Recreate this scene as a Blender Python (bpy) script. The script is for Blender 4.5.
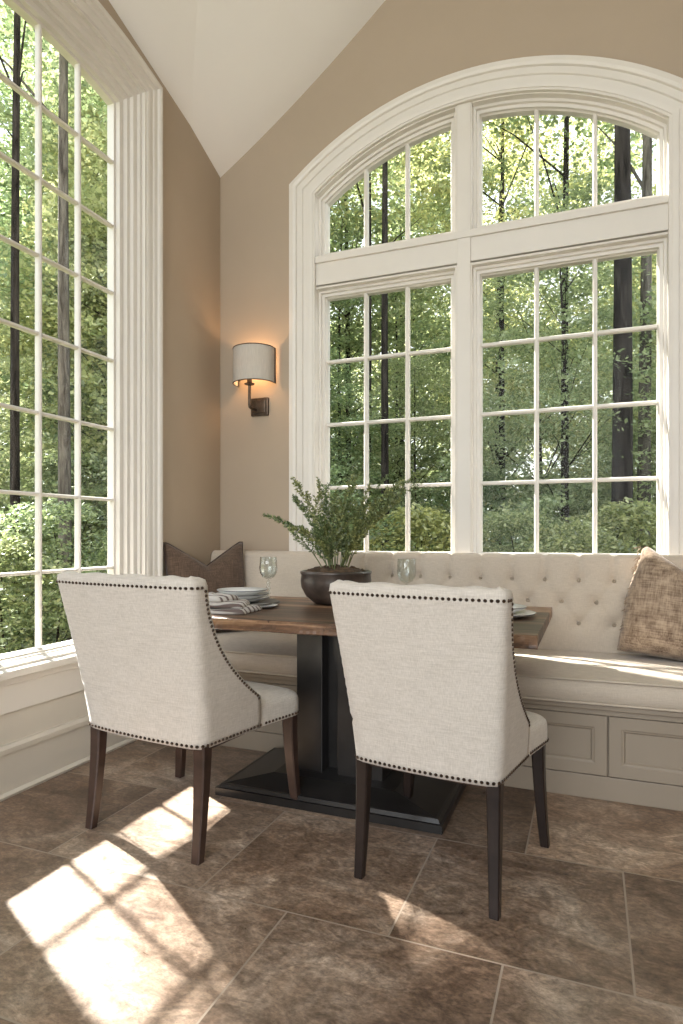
import bpy, bmesh, math, random
import numpy as np
from mathutils import Vector, Matrix

for o in list(bpy.data.objects):
    bpy.data.objects.remove(o, do_unlink=True)
SC = bpy.context.scene
COL = SC.collection
R = math.radians
rng = np.random.default_rng(7)
random.seed(7)

# ------------------------------------------------------------------ camera
cam_data = bpy.data.cameras.new('camera')
cam = bpy.data.objects.new('camera', cam_data)
COL.objects.link(cam)
cam.location = (0, 0, 1.10)
cam.rotation_euler = (R(90), 0, R(21.56))
cam_data.sensor_width = 36
cam_data.lens = 22.11
cam_data.shift_y = 23 / 1024
cam_data.clip_start = 0.05
cam_data.clip_end = 300
SC.camera = cam

# ------------------------------------------------------------------ exposure, sky, sun
SC.view_settings.view_transform = 'Standard'
SC.view_settings.look = 'None'
SC.view_settings.gamma = 1
SC.view_settings.use_curve_mapping = False
SC.view_settings.exposure = 0.68
SC.cycles.use_denoising = True
SC.cycles.max_bounces = 10
SC.cycles.diffuse_bounces = 5
SC.cycles.transparent_max_bounces = 24
SC.cycles.sample_clamp_indirect = 6

SKY_STRENGTH = 1.7
SUN_STRENGTH = 26.0
SUN_DIR = Vector((0.912, -0.408, -0.80))      # the way the sunlight travels
world = bpy.data.worlds.new('sky')
SC.world = world
world.use_nodes = True
wn, wl = world.node_tree.nodes, world.node_tree.links
wn.clear()
wo = wn.new('ShaderNodeOutputWorld')
wb = wn.new('ShaderNodeBackground')
wb.inputs['Strength'].default_value = SKY_STRENGTH
tc = wn.new('ShaderNodeTexCoord')
sx = wn.new('ShaderNodeSeparateXYZ')
rp = wn.new('ShaderNodeValToRGB')
rp.color_ramp.elements[0].position = 0.0
rp.color_ramp.elements[0].color = (0.95, 0.97, 0.97, 1)
rp.color_ramp.elements[1].position = 0.8
rp.color_ramp.elements[1].color = (0.72, 0.83, 0.97, 1)
wl.new(tc.outputs['Generated'], sx.inputs[0])
wl.new(sx.outputs['Z'], rp.inputs[0])
wl.new(rp.outputs[0], wb.inputs['Color'])
wl.new(wb.outputs[0], wo.inputs['Surface'])

sun_data = bpy.data.lights.new('sun', 'SUN')
sun_data.energy = SUN_STRENGTH
sun_data.angle = R(1.6)
sun_data.color = (1.0, 0.955, 0.89)
sun = bpy.data.objects.new('sun', sun_data)
COL.objects.link(sun)
sun.location = (-9, 6, 9)
sun.rotation_euler = SUN_DIR.to_track_quat('-Z', 'Y').to_euler()

# added fill light that brightens the room, unseen behind the camera
fill_data = bpy.data.lights.new('rear_fill', 'AREA')
fill_data.shape = 'RECTANGLE'
fill_data.size, fill_data.size_y = 2.7, 3.2
fill_data.energy = 72
fill_data.color = (0.95, 0.98, 1.0)
fill_lamp = bpy.data.objects.new('rear_fill', fill_data)
COL.objects.link(fill_lamp)
fill_lamp.location = (-0.9, -3.3, 2.2)
fill_lamp.rotation_euler = (R(90), 0, R(6))

# ------------------------------------------------------------------ helpers
def link(o, parent=None):
    COL.objects.link(o)
    if parent is not None:
        o.parent = parent
    return o

def tag(o, label=None, cat=None, group=None, kind=None):
    if label: o['label'] = label
    if cat: o['category'] = cat
    if group: o['group'] = group
    if kind: o['kind'] = kind
    return o

def empty(name, loc, rz=0.0):
    o = bpy.data.objects.new(name, None)
    o.empty_display_size = 0.1
    o.location = loc
    o.rotation_euler = (0, 0, rz)
    return link(o)

def obj(name, me, m=None, parent=None, smooth=False):
    if isinstance(me, bmesh.types.BMesh):
        bm = me
        bmesh.ops.recalc_face_normals(bm, faces=bm.faces)
        me = bpy.data.meshes.new(name)
        bm.to_mesh(me)
        bm.free()
    if m is not None and not me.materials:
        me.materials.append(m)
    if smooth:
        me.shade_smooth()
    o = bpy.data.objects.new(name, me)
    return link(o, parent)

def subsurf(o, lv=1):
    md = o.modifiers.new('subsurf', 'SUBSURF')
    md.levels = lv; md.render_levels = lv
    return o

def autosmooth(o, ang=35):
    me = o.data
    me.shade_smooth()
    bm = bmesh.new(); bm.from_mesh(me)
    for e in bm.edges:
        if len(e.link_faces) == 2 and e.calc_face_angle(0) > R(ang):
            e.smooth = False
    bm.to_mesh(me); bm.free()
    return o

def box(bm, x0, x1, y0, y1, z0, z1, bev=0.0, seg=2, mat4=None):
    t = bmesh.new()
    bmesh.ops.create_cube(t, size=1)
    for v in t.verts:
        v.co = Vector(((x0 + x1) / 2 + v.co.x * (x1 - x0), (y0 + y1) / 2 + v.co.y * (y1 - y0), (z0 + z1) / 2 + v.co.z * (z1 - z0)))
    if bev > 0:
        bmesh.ops.bevel(t, geom=list(t.edges), offset=bev, segments=seg, profile=0.6, affect='EDGES')
    if mat4 is not None:
        bmesh.ops.transform(t, matrix=mat4, verts=t.verts)
    me = bpy.data.meshes.new('tmp'); t.to_mesh(me); t.free()
    bm.from_mesh(me); bpy.data.meshes.remove(me)
    return bm

def lathe(bm, prof, n=32, cx=0, cy=0, sx_=1, sy_=1):
    rings = []
    for r, z in prof:
        if r < 1e-5:
            rings.append([bm.verts.new((cx, cy, z))])
        else:
            rings.append([bm.verts.new((cx + sx_ * r * math.cos(2 * math.pi * i / n), cy + sy_ * r * math.sin(2 * math.pi * i / n), z)) for i in range(n)])
    for a, b in zip(rings, rings[1:]):
        for i in range(n):
            j = (i + 1) % n
            if len(a) == 1 and len(b) == 1: continue
            if len(a) == 1: bm.faces.new((a[0], b[i], b[j]))
            elif len(b) == 1: bm.faces.new((a[i], a[j], b[0]))
            else: bm.faces.new((a[i], a[j], b[j], b[i]))
    return bm

def tube(bm, pts, rad, n=8, cap=True):
    pts = [Vector(p) for p in pts]
    if not hasattr(rad, '__len__'): rad = [rad] * len(pts)
    rings = []
    ref = Vector((0.31, 0.2, 0.93))
    for i, p in enumerate(pts):
        t = (pts[min(i + 1, len(pts) - 1)] - pts[max(i - 1, 0)]).normalized()
        if abs(t.dot(ref)) > 0.95: ref = Vector((1, 0.1, 0))
        a = t.cross(ref).normalized(); b = t.cross(a).normalized()
        rings.append([bm.verts.new(p + (a * math.cos(2 * math.pi * k / n) + b * math.sin(2 * math.pi * k / n)) * rad[i]) for k in range(n)])
    for A, B in zip(rings, rings[1:]):
        for k in range(n):
            bm.faces.new((A[k], A[(k + 1) % n], B[(k + 1) % n], B[k]))
    if cap:
        bm.faces.new(rings[0][::-1]); bm.faces.new(rings[-1])
    return bm

def offset_path(path, o, closed):
    """offset a 2-D path to its right-hand side by o, mitred"""
    n = len(path); out = []
    for i in range(n):
        p = np.array(path[i], float)
        def nrm(a, b):
            d = np.array(b, float) - np.array(a, float); d /= np.linalg.norm(d)
            return np.array((d[1], -d[0]))
        ns = []
        if closed or i > 0: ns.append(nrm(path[(i - 1) % n], path[i]))
        if closed or i < n - 1: ns.append(nrm(path[i], path[(i + 1) % n]))
        if len(ns) == 2:
            m = ns[0] + ns[1]; m /= np.linalg.norm(m)
            m = m / max(0.25, m.dot(ns[0]))
        else: m = ns[0]
        out.append(p + m * o)
    return out

def sweep(bm, path, prof, closed, place, close_prof=True):
    """sweep profile (offset, depth) along path; place(u, v, d) -> 3-D"""
    rows = []
    for (o, d) in prof:
        rows.append([bm.verts.new(place(q[0], q[1], d)) for q in offset_path(path, o, closed)])
    n = len(path); m = len(prof)
    for a in range(m if close_prof else m - 1):
        A, B = rows[a], rows[(a + 1) % m]
        for i in range(n if closed else n - 1):
            j = (i + 1) % n
            bm.faces.new((A[i], A[j], B[j], B[i]))
    if not closed and close_prof:
        bm.faces.new([r[0] for r in rows]); bm.faces.new([r[-1] for r in rows][::-1])
    return bm

# ------------------------------------------------------------------ materials
def new_mat(name):
    m = bpy.data.materials.new(name); m.use_nodes = True
    nt = m.node_tree
    b = next(n for n in nt.nodes if n.type == 'BSDF_PRINCIPLED')
    return m, nt, b

def L(nt, a, b): nt.links.new(a, b)

def noise(nt, scale, detail=4, rough=0.55, vec=None, dim='3D'):
    n = nt.nodes.new('ShaderNodeTexNoise'); n.noise_dimensions = dim
    n.inputs['Scale'].default_value = scale; n.inputs['Detail'].default_value = detail; n.inputs['Roughness'].default_value = rough
    if vec is not None: L(nt, vec, n.inputs['Vector'])
    return n

def ramp(nt, fac, stops):
    r = nt.nodes.new('ShaderNodeValToRGB')
    e = r.color_ramp.elements
    while len(e) < len(stops): e.new(0.5)
    for k, (p, c) in enumerate(stops):
        e[k].position = p; e[k].color = (*c, 1)
    L(nt, fac, r.inputs[0])
    return r

def coords(nt, kind='Object', scale=(1, 1, 1), loc=(0, 0, 0), rot=(0, 0, 0)):
    t = nt.nodes.new('ShaderNodeTexCoord'); mp = nt.nodes.new('ShaderNodeMapping')
    mp.inputs['Scale'].default_value = scale; mp.inputs['Location'].default_value = loc; mp.inputs['Rotation'].default_value = rot
    L(nt, t.outputs[kind], mp.inputs['Vector'])
    return mp.outputs[0]

def bump(nt, b, height, strength=0.2, dist=0.01):
    bp = nt.nodes.new('ShaderNodeBump'); bp.inputs['Strength'].default_value = strength; bp.inputs['Distance'].default_value = dist
    L(nt, height, bp.inputs['Height']); L(nt, bp.outputs[0], b.inputs['Normal'])
    return bp

def plain(name, col, rough=0.5, metal=0.0, var=0.06, nscale=3.0, spec=0.5, bumpy=0.0, bscale=60):
    m, nt, b = new_mat(name)
    v = coords(nt)
    n = noise(nt, nscale, 4, 0.6, v)
    lo = tuple(c * (1 - var) for c in col); hi = tuple(min(1, c * (1 + var)) for c in col)
    r = ramp(nt, n.outputs[0], [(0.3, lo), (0.7, hi)])
    L(nt, r.outputs[0], b.inputs['Base Color'])
    b.inputs['Roughness'].default_value = rough; b.inputs['Metallic'].default_value = metal
    b.inputs['Specular IOR Level'].default_value = spec
    if bumpy:
        n2 = noise(nt, bscale, 3, 0.5, v); bump(nt, b, n2.outputs[0], bumpy, 0.003)
    return m

def fabric(name, col, col2, thread=420, rough=0.9, strength=0.35, sheen=0.2, mott=9, tmix=0.86):
    m, nt, b = new_mat(name)
    v = coords(nt)
    def wv(sc):
        mp = nt.nodes.new('ShaderNodeMapping'); mp.inputs['Scale'].default_value = sc; L(nt, v, mp.inputs['Vector'])
        return noise(nt, 1.0, 2, 0.5, mp.outputs[0])
    a = wv((thread, thread, thread * 0.06)); c = wv((thread * 0.06, thread * 0.06, thread))
    mx = nt.nodes.new('ShaderNodeMath'); mx.operation = 'ADD'; L(nt, a.outputs[0], mx.inputs[0]); L(nt, c.outputs[0], mx.inputs[1])
    hf = nt.nodes.new('ShaderNodeMath'); hf.operation = 'MULTIPLY'; hf.inputs[1].default_value = 0.5; L(nt, mx.outputs[0], hf.inputs[0])
    big = noise(nt, mott, 3, 0.6, v)
    mm = nt.nodes.new('ShaderNodeMix'); mm.data_type = 'FLOAT'; mm.inputs[0].default_value = tmix
    L(nt, big.outputs[0], mm.inputs[2]); L(nt, hf.outputs[0], mm.inputs[3])
    r = ramp(nt, mm.outputs[0], [(0.36, col2), (0.62, col)])
    L(nt, r.outputs[0], b.inputs['Base Color'])
    b.inputs['Roughness'].default_value = rough
    b.inputs['Specular IOR Level'].default_value = 0.15
    b.inputs['Sheen Weight'].default_value = sheen
    bump(nt, b, hf.outputs[0], strength, 0.002)
    return m

M = {}
M['wall'] = plain('wall_paint', (0.40, 0.322, 0.243), 0.75, var=0.025, nscale=2, spec=0.25, bumpy=0.05, bscale=180)
M['ceiling'] = plain('ceiling_paint', (0.80, 0.775, 0.74), 0.8, var=0.015, nscale=2, spec=0.2)
M['trim'] = plain('trim_paint', (0.68, 0.64, 0.585), 0.38, var=0.02, nscale=4, spec=0.4)
M['greige'] = plain('cabinet_paint', (0.30, 0.248, 0.19), 0.45, var=0.03, nscale=3, spec=0.35)
M['base'] = plain('baseboard_paint', (0.60, 0.555, 0.48), 0.45, var=0.02, nscale=3, spec=0.35)
M['linen'] = fabric('chair_linen', (0.66, 0.61, 0.55), (0.50, 0.455, 0.40))
M['cushion'] = fabric('bench_linen', (0.57, 0.495, 0.41), (0.47, 0.40, 0.325), thread=500, strength=0.2)
M['piping'] = plain('piping_linen', (0.50, 0.43, 0.35), 0.85, spec=0.2)
M['brown_fabric'] = fabric('pillow_brown', (0.15, 0.10, 0.07), (0.055, 0.036, 0.026), thread=260, strength=0.5)
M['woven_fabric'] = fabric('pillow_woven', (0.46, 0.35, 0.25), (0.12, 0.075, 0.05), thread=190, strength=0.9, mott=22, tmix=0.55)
M['dark_leg'] = plain('chair_leg_wood', (0.055, 0.032, 0.024), 0.32, var=0.35, nscale=14, spec=0.5)
M['shaded_leg'] = plain('chair_leg_wood_shaded', (0.020, 0.013, 0.011), 0.34, var=0.35, nscale=14, spec=0.4)  # same leg wood, with the right chair's shade put into the colour
M['nail'] = plain('nail_bronze', (0.075, 0.05, 0.035), 0.35, 0.8, var=0.3, nscale=80)
M['black_steel'] = plain('pedestal_steel', (0.022, 0.020, 0.019), 0.28, 0.25, var=0.35, nscale=6, spec=0.5)
M['bronze'] = plain('sconce_bronze', (0.10, 0.072, 0.052), 0.38, 0.75, var=0.4, nscale=25)
M['porcelain'] = plain('plate_porcelain', (0.76, 0.76, 0.74), 0.22, var=0.02)
M['rim_grey'] = plain('plate_rim_grey', (0.13, 0.13, 0.135), 0.3, var=0.1)
M['slate'] = plain('charger_slate', (0.09, 0.08, 0.075), 0.4, var=0.2, nscale=12)
M['pot'] = plain('pot_glaze', (0.06, 0.045, 0.037), 0.3, var=0.75, nscale=9, bumpy=0.25, bscale=30)
M['soil'] = plain('moss_soil', (0.09, 0.055, 0.03), 0.95, var=0.5, nscale=40, bumpy=0.8, bscale=70)
def bark_mat(name, c0, c1):
    m, nt, b = new_mat(name)
    v = coords(nt, 'Object', (16, 16, 2.2)); n = noise(nt, 1.0, 6, 0.7, v); n.inputs['Distortion'].default_value = 0.6
    r = ramp(nt, n.outputs[0], [(0.38, c0), (0.62, c1)]); L(nt, r.outputs[0], b.inputs['Base Color'])
    b.inputs['Roughness'].default_value = 0.95; b.inputs['Specular IOR Level'].default_value = 0.05
    bump(nt, b, n.outputs[0], 0.9, 0.03)
    return m
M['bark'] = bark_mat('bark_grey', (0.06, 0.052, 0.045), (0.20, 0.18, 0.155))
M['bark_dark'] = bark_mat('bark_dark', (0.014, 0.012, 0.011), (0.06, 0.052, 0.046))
M['ground'] = plain('forest_floor', (0.10, 0.10, 0.045), 0.95, var=0.6, nscale=1.5, spec=0.1)

def napkin_mat():
    m, nt, b = new_mat('napkin_cloth')
    v = coords(nt)
    w = nt.nodes.new('ShaderNodeTexWave'); w.bands_direction = 'Y'; w.inputs['Scale'].default_value = 9; w.inputs['Distortion'].default_value = 1.2
    L(nt, v, w.inputs['Vector'])
    r = ramp(nt, w.outputs['Fac'], [(0.55, (0.58, 0.55, 0.52)), (0.8, (0.16, 0.12, 0.11))])
    L(nt, r.outputs[0], b.inputs['Base Color']); b.inputs['Roughness'].default_value = 0.9
    return m
M['napkin'] = napkin_mat()

def clear_glass(name, tint, base, graze, rough):
    """thin clear sheet: transparent, with a reflection that grows towards grazing angles"""
    m = bpy.data.materials.new(name); m.use_nodes = True
    nt = m.node_tree; nt.nodes.clear()
    o = nt.nodes.new('ShaderNodeOutputMaterial'); mix = nt.nodes.new('ShaderNodeMixShader')
    t = nt.nodes.new('ShaderNodeBsdfTransparent'); g = nt.nodes.new('ShaderNodeBsdfGlossy'); f = nt.nodes.new('ShaderNodeLayerWeight')
    t.inputs[0].default_value = (*tint, 1); g.inputs['Roughness'].default_value = rough
    pw = nt.nodes.new('ShaderNodeMath'); pw.operation = 'POWER'; pw.inputs[1].default_value = 4.0; L(nt, f.outputs['Facing'], pw.inputs[0])
    ma = nt.nodes.new('ShaderNodeMath'); ma.operation = 'MULTIPLY_ADD'; ma.inputs[1].default_value = graze; ma.inputs[2].default_value = base; L(nt, pw.outputs[0], ma.inputs[0])
    L(nt, ma.outputs[0], mix.inputs[0]); L(nt, t.outputs[0], mix.inputs[1]); L(nt, g.outputs[0], mix.inputs[2]); L(nt, mix.outputs[0], o.inputs['Surface'])
    return m
M['pane'] = clear_glass('window_glass', (0.97, 0.985, 0.975), 0.006, 0.45, 0.02)
M['crystal'] = clear_glass('goblet_crystal', (0.93, 0.95, 0.94), 0.07, 0.8, 0.05)

def floor_mat():
    m, nt, b = new_mat('stone_tiles')
    v = coords(nt, 'Object', loc=(1.13 + 0.615 * 4.5, -1.65 + 0.60 * 6, 0))
    br = nt.nodes.new('ShaderNodeTexBrick')
    br.offset = 0.5; br.inputs['Scale'].default_value = 1.0
    br.inputs['Brick Width'].default_value = 0.615; br.inputs['Row Height'].default_value = 0.60
    br.inputs['Mortar Size'].default_value = 0.0032; br.inputs['Mortar Smooth'].default_value = 0.3
    br.inputs['Color1'].default_value = (0, 0, 0, 1); br.inputs['Color2'].default_value = (1, 1, 1, 1); br.inputs['Mortar'].default_value = (0.5, 0.5, 0.5, 1)
    L(nt, v, br.inputs['Vector'])
    # each tile shifts the stone pattern
    sep = nt.nodes.new('ShaderNodeSeparateColor'); L(nt, br.outputs['Color'], sep.inputs[0])
    add = nt.nodes.new('ShaderNodeVectorMath'); add.operation = 'MULTIPLY_ADD'
    cmb = nt.nodes.new('ShaderNodeCombineXYZ')
    for k in range(3): L(nt, sep.outputs[0], cmb.inputs[k])
    L(nt, cmb.outputs[0], add.inputs[0]); add.inputs[1].default_value = (13, 7, 5); L(nt, v, add.inputs[2])
    st = nt.nodes.new('ShaderNodeMapping'); st.inputs['Scale'].default_value = (0.85, 1.3, 1); st.inputs['Rotation'].default_value = (0, 0, 0.3)
    L(nt, add.outputs[0], st.inputs['Vector'])
    n1 = noise(nt, 2.2, 12, 0.68, st.outputs[0])
    n1.inputs['Distortion'].default_value = 0.8
    n2 = noise(nt, 11, 12, 0.72, st.outputs[0]); n2.inputs['Distortion'].default_value = 1.5
    c1 = ramp(nt, n1.outputs[0], [(0.32, (0.115, 0.076, 0.053)), (0.47, (0.215, 0.152, 0.110)), (0.57, (0.29, 0.222, 0.17)), (0.70, (0.48, 0.40, 0.33))])
    c2 = ramp(nt, n2.outputs[0], [(0.34, (0.50, 0.48, 0.46)), (0.50, (0.98, 0.96, 0.94)), (0.66, (1.6, 1.58, 1.55))])
    mu = nt.nodes.new('ShaderNodeMix'); mu.data_type = 'RGBA'; mu.blend_type = 'MULTIPLY'; mu.inputs[0].default_value = 0.85
    L(nt, c1.outputs[0], mu.inputs[6]); L(nt, c2.outputs[0], mu.inputs[7])
    n3 = noise(nt, 75, 6, 0.7, st.outputs[0]); c3 = ramp(nt, n3.outputs[0], [(0.36, (0.68,) * 3), (0.5, (1.0,) * 3), (0.64, (1.3,) * 3)])
    m3 = nt.nodes.new('ShaderNodeMix'); m3.data_type = 'RGBA'; m3.blend_type = 'MULTIPLY'; m3.inputs[0].default_value = 0.9
    L(nt, mu.outputs[2], m3.inputs[6]); L(nt, c3.outputs[0], m3.inputs[7])
    tint = ramp(nt, sep.outputs[0], [(0.0, (0.72, 0.68, 0.65)), (0.5, (1.0, 1.0, 1.0)), (1.0, (1.35, 1.32, 1.28))])
    mt = nt.nodes.new('ShaderNodeMix'); mt.data_type = 'RGBA'; mt.blend_type = 'MULTIPLY'; mt.inputs[0].default_value = 1
    L(nt, m3.outputs[2], mt.inputs[6]); L(nt, tint.outputs[0], mt.inputs[7])
    gm = nt.nodes.new('ShaderNodeMix'); gm.data_type = 'RGBA'
    L(nt, br.outputs['Fac'], gm.inputs[0]); L(nt, mt.outputs[2], gm.inputs[6]); gm.inputs[7].default_value = (0.33, 0.27, 0.215, 1)
    L(nt, gm.outputs[2], b.inputs['Base Color'])
    rr = ramp(nt, n2.outputs[0], [(0.3, (0.27,) * 3), (0.7, (0.46,) * 3)]); L(nt, rr.outputs[0], b.inputs['Roughness'])
    b.inputs['Specular IOR Level'].default_value = 0.4
    sub = nt.nodes.new('ShaderNodeMath'); sub.operation = 'SUBTRACT'; L(nt, n2.outputs[0], sub.inputs[0]); L(nt, br.outputs['Fac'], sub.inputs[1])
    bump(nt, b, sub.outputs[0], 0.22, 0.004)
    return m
M['floor'] = floor_mat()

def table_wood():
    m, nt, b = new_mat('table_planks')
    v = coords(nt, 'Object')
    sep = nt.nodes.new('ShaderNodeSeparateXYZ'); L(nt, v, sep.inputs[0])
    mul = nt.nodes.new('ShaderNodeMath'); mul.operation = 'MULTIPLY'; mul.inputs[1].default_value = 9.0; L(nt, sep.outputs['Y'], mul.inputs[0])
    fl = nt.nodes.new('ShaderNodeMath'); fl.operation = 'FLOOR'; L(nt, mul.outputs[0], fl.inputs[0])
    wn_ = nt.nodes.new('ShaderNodeTexWhiteNoise'); wn_.noise_dimensions = '1D'; L(nt, fl.outputs[0], wn_.inputs['W'])
    off = nt.nodes.new('ShaderNodeCombineXYZ'); L(nt, wn_.outputs[0], off.inputs[0])
    sc = nt.nodes.new('ShaderNodeVectorMath'); sc.operation = 'MULTIPLY_ADD'; L(nt, off.outputs[0], sc.inputs[0]); sc.inputs[1].default_value = (20, 0, 0); L(nt, v, sc.inputs[2])
    mp = nt.nodes.new('ShaderNodeMapping'); mp.inputs['Scale'].default_value = (1.6, 22, 22); L(nt, sc.outputs[0], mp.inputs['Vector'])
    n = noise(nt, 1.0, 6, 0.65, mp.outputs[0]); n.inputs['Distortion'].default_value = 1.0
    c = ramp(nt, n.outputs[0], [(0.36, (0.028, 0.015, 0.009)), (0.5, (0.14, 0.073, 0.039)), (0.66, (0.36, 0.23, 0.14))])
    t = ramp(nt, wn_.outputs[0], [(0.0, (0.35, 0.34, 0.34)), (0.5, (0.9, 0.87, 0.84)), (1.0, (1.7, 1.6, 1.5))])
    mx = nt.nodes.new('ShaderNodeMix'); mx.data_type = 'RGBA'; mx.blend_type = 'MULTIPLY'; mx.inputs[0].default_value = 1
    L(nt, c.outputs[0], mx.inputs[6]); L(nt, t.outputs[0], mx.inputs[7]); L(nt, mx.outputs[2], b.inputs['Base Color'])
    b.inputs['Roughness'].default_value = 0.42
    bump(nt, b, n.outputs[0], 0.15, 0.003)
    return m
M['table'] = table_wood()

def leaf_mat(name, c0, c1, c2, trans=0.35):
    m = bpy.data.materials.new(name); m.use_nodes = True
    nt = m.node_tree; nt.nodes.clear()
    o = nt.nodes.new('ShaderNodeOutputMaterial')
    g = nt.nodes.new('ShaderNodeNewGeometry')
    oi = nt.nodes.new('ShaderNodeObjectInfo')
    r = ramp(nt, g.outputs['Random Per Island'], [(0.0, c0), (0.55, c1), (1.0, c2)])
    t2 = ramp(nt, oi.outputs['Random'], [(0.0, (0.72, 0.85, 0.8)), (0.5, (1, 1, 1)), (1.0, (1.3, 1.15, 0.9))])
    mx = nt.nodes.new('ShaderNodeMix'); mx.data_type = 'RGBA'; mx.blend_type = 'MULTIPLY'; mx.inputs[0].default_value = 1
    L(nt, r.outputs[0], mx.inputs[6]); L(nt, t2.outputs[0], mx.inputs[7])
    d = nt.nodes.new('ShaderNodeBsdfDiffuse'); t = nt.nodes.new('ShaderNodeBsdfTranslucent'); mix = nt.nodes.new('ShaderNodeMixShader')
    gl = nt.nodes.new('ShaderNodeBsdfGlossy'); gl.inputs['Roughness'].default_value = 0.45; gl.inputs['Color'].default_value = (0.9, 0.95, 1, 1)
    mix2 = nt.nodes.new('ShaderNodeMixShader'); mix2.inputs[0].default_value = 0.06
    mix.inputs[0].default_value = trans
    L(nt, mx.outputs[2], d.inputs[0]); L(nt, mx.outputs[2], t.inputs[0])
    L(nt, d.outputs[0], mix.inputs[1]); L(nt, t.outputs[0], mix.inputs[2])
    L(nt, mix.outputs[0], mix2.inputs[1]); L(nt, gl.outputs[0], mix2.inputs[2]); L(nt, mix2.outputs[0], o.inputs['Surface'])
    return m
M['leaf'] = leaf_mat('leaf_green', (0.20, 0.245, 0.11), (0.40, 0.45, 0.22), (0.60, 0.62, 0.36), 0.5)
M['leaf_haze'] = leaf_mat('leaf_haze_green', (0.22, 0.265, 0.125), (0.44, 0.49, 0.25), (0.66, 0.68, 0.42), 0.5)  # paler than the nearer leaves: distance haze painted into the colour
M['leaf_bush'] = leaf_mat('leaf_bush_green', (0.14, 0.175, 0.075), (0.32, 0.37, 0.17), (0.54, 0.57, 0.30), 0.5)
M['frond'] = leaf_mat('frond_green', (0.09, 0.12, 0.045), (0.20, 0.24, 0.09), (0.38, 0.41, 0.17), 0.35)

def shade_mat():
    m = bpy.data.materials.new('shade_linen'); m.use_nodes = True
    nt = m.node_tree; nt.nodes.clear()
    o = nt.nodes.new('ShaderNodeOutputMaterial'); d = nt.nodes.new('ShaderNodeBsdfDiffuse'); t = nt.nodes.new('ShaderNodeBsdfTranslucent'); mix = nt.nodes.new('ShaderNodeMixShader')
    v = coords(nt, 'Object', (300, 300, 20)); n = noise(nt, 1, 2, 0.5, v)
    r = ramp(nt, n.outputs[0], [(0.3, (0.50, 0.46, 0.41)), (0.7, (0.58, 0.54, 0.48))])
    L(nt, r.outputs[0], d.inputs[0]); t.inputs[0].default_value = (0.55, 0.42, 0.28, 1); mix.inputs[0].default_value = 0.08
    L(nt, d.outputs[0], mix.inputs[1]); L(nt, t.outputs[0], mix.inputs[2]); L(nt, mix.outputs[0], o.inputs['Surface'])
    return m
M['shade'] = shade_mat()
def bulb_mat():
    m, nt, b = new_mat('bulb_glow')
    b.inputs['Emission Color'].default_value = (1, 0.62, 0.3, 1); b.inputs['Emission Strength'].default_value = 12
    return m
M['bulb'] = bulb_mat()

# ------------------------------------------------------------------ room shell
XL, YB = -2.29, 3.60            # inner faces of the left and back wall
back_at = lambda u, v, d: Vector((u, YB - d, v))
left_at = lambda u, v, d: Vector((XL + d, u, v))

def arc_pts(cu, cz, rad, u0, u1, n=40):
    out = []
    for i in range(n + 1):
        u = u0 + (u1 - u0) * i / n
        out.append((u, cz + math.sqrt(rad * rad - (u - cu) ** 2)))
    return out

def wall_with_hole(name, outer, hole, place, thick, m, label):
    bm = bmesh.new(); edges = []
    for loop in (outer, hole):
        vs = [bm.verts.new(place(u, v, 0)) for u, v in loop]
        for i in range(len(vs)): edges.append(bm.edges.new((vs[i], vs[(i + 1) % len(vs)])))
    bmesh.ops.triangle_fill(bm, use_beauty=True, edges=edges)
    ext = bmesh.ops.extrude_face_region(bm, geom=list(bm.faces))
    d = place(0, 0, -thick) - place(0, 0, 0)
    for e in ext['geom']:
        if isinstance(e, bmesh.types.BMVert): e.co += d
    o = obj(name, bm, m)
    return tag(o, label, 'wall', kind='structure')

bm = bmesh.new()
box(bm, XL - 0.17, 2.75, -3.6, YB + 0.17, -0.10, 0.0)
tag(obj('floor', bm, M['floor']), 'mottled brown stone tile floor with pale grout lines', 'floor', kind='structure')

# back wall with arched opening
BW = dict(c=-0.613, cz=1.974, R=1.611, u0=-1.613, u1=0.387, z0=0.93)
b_arc = arc_pts(BW['c'], BW['cz'], BW['R'], BW['u0'], BW['u1'])
b_hole = [(BW['u0'], BW['z0'])] + b_arc + [(BW['u1'], BW['z0'])]
wall_with_hole('wall_back', [(XL - 0.17, -0.1), (XL - 0.17, 5.35), (2.75, 5.35), (2.75, -0.1)], b_hole, back_at, 0.16, M['wall'], 'tan painted back wall around the wide arched window')
LW = dict(c=2.215, cz=1.29, R=2.345, u0=1.593, u1=2.837, z0=0.535)
l_arc = arc_pts(LW['c'], LW['cz'], LW['R'], LW['u0'], LW['u1'], 24)
l_hole = [(LW['u0'], LW['z0'])] + l_arc + [(LW['u1'], LW['z0'])]
wall_with_hole('wall_left', [(-3.6, -0.1), (-3.6, 6.2), (YB, 6.2), (YB, -0.1)], l_hole, left_at, 0.16, M['wall'], 'tan painted left wall around the tall arched window')
bm = bmesh.new(); box(bm, 2.6, 2.75, -3.6, YB, -0.1, 5.3)
tag(obj('wall_right', bm, M['wall']), 'plain tan wall closing the room on the right', 'wall', kind='structure')

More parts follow.
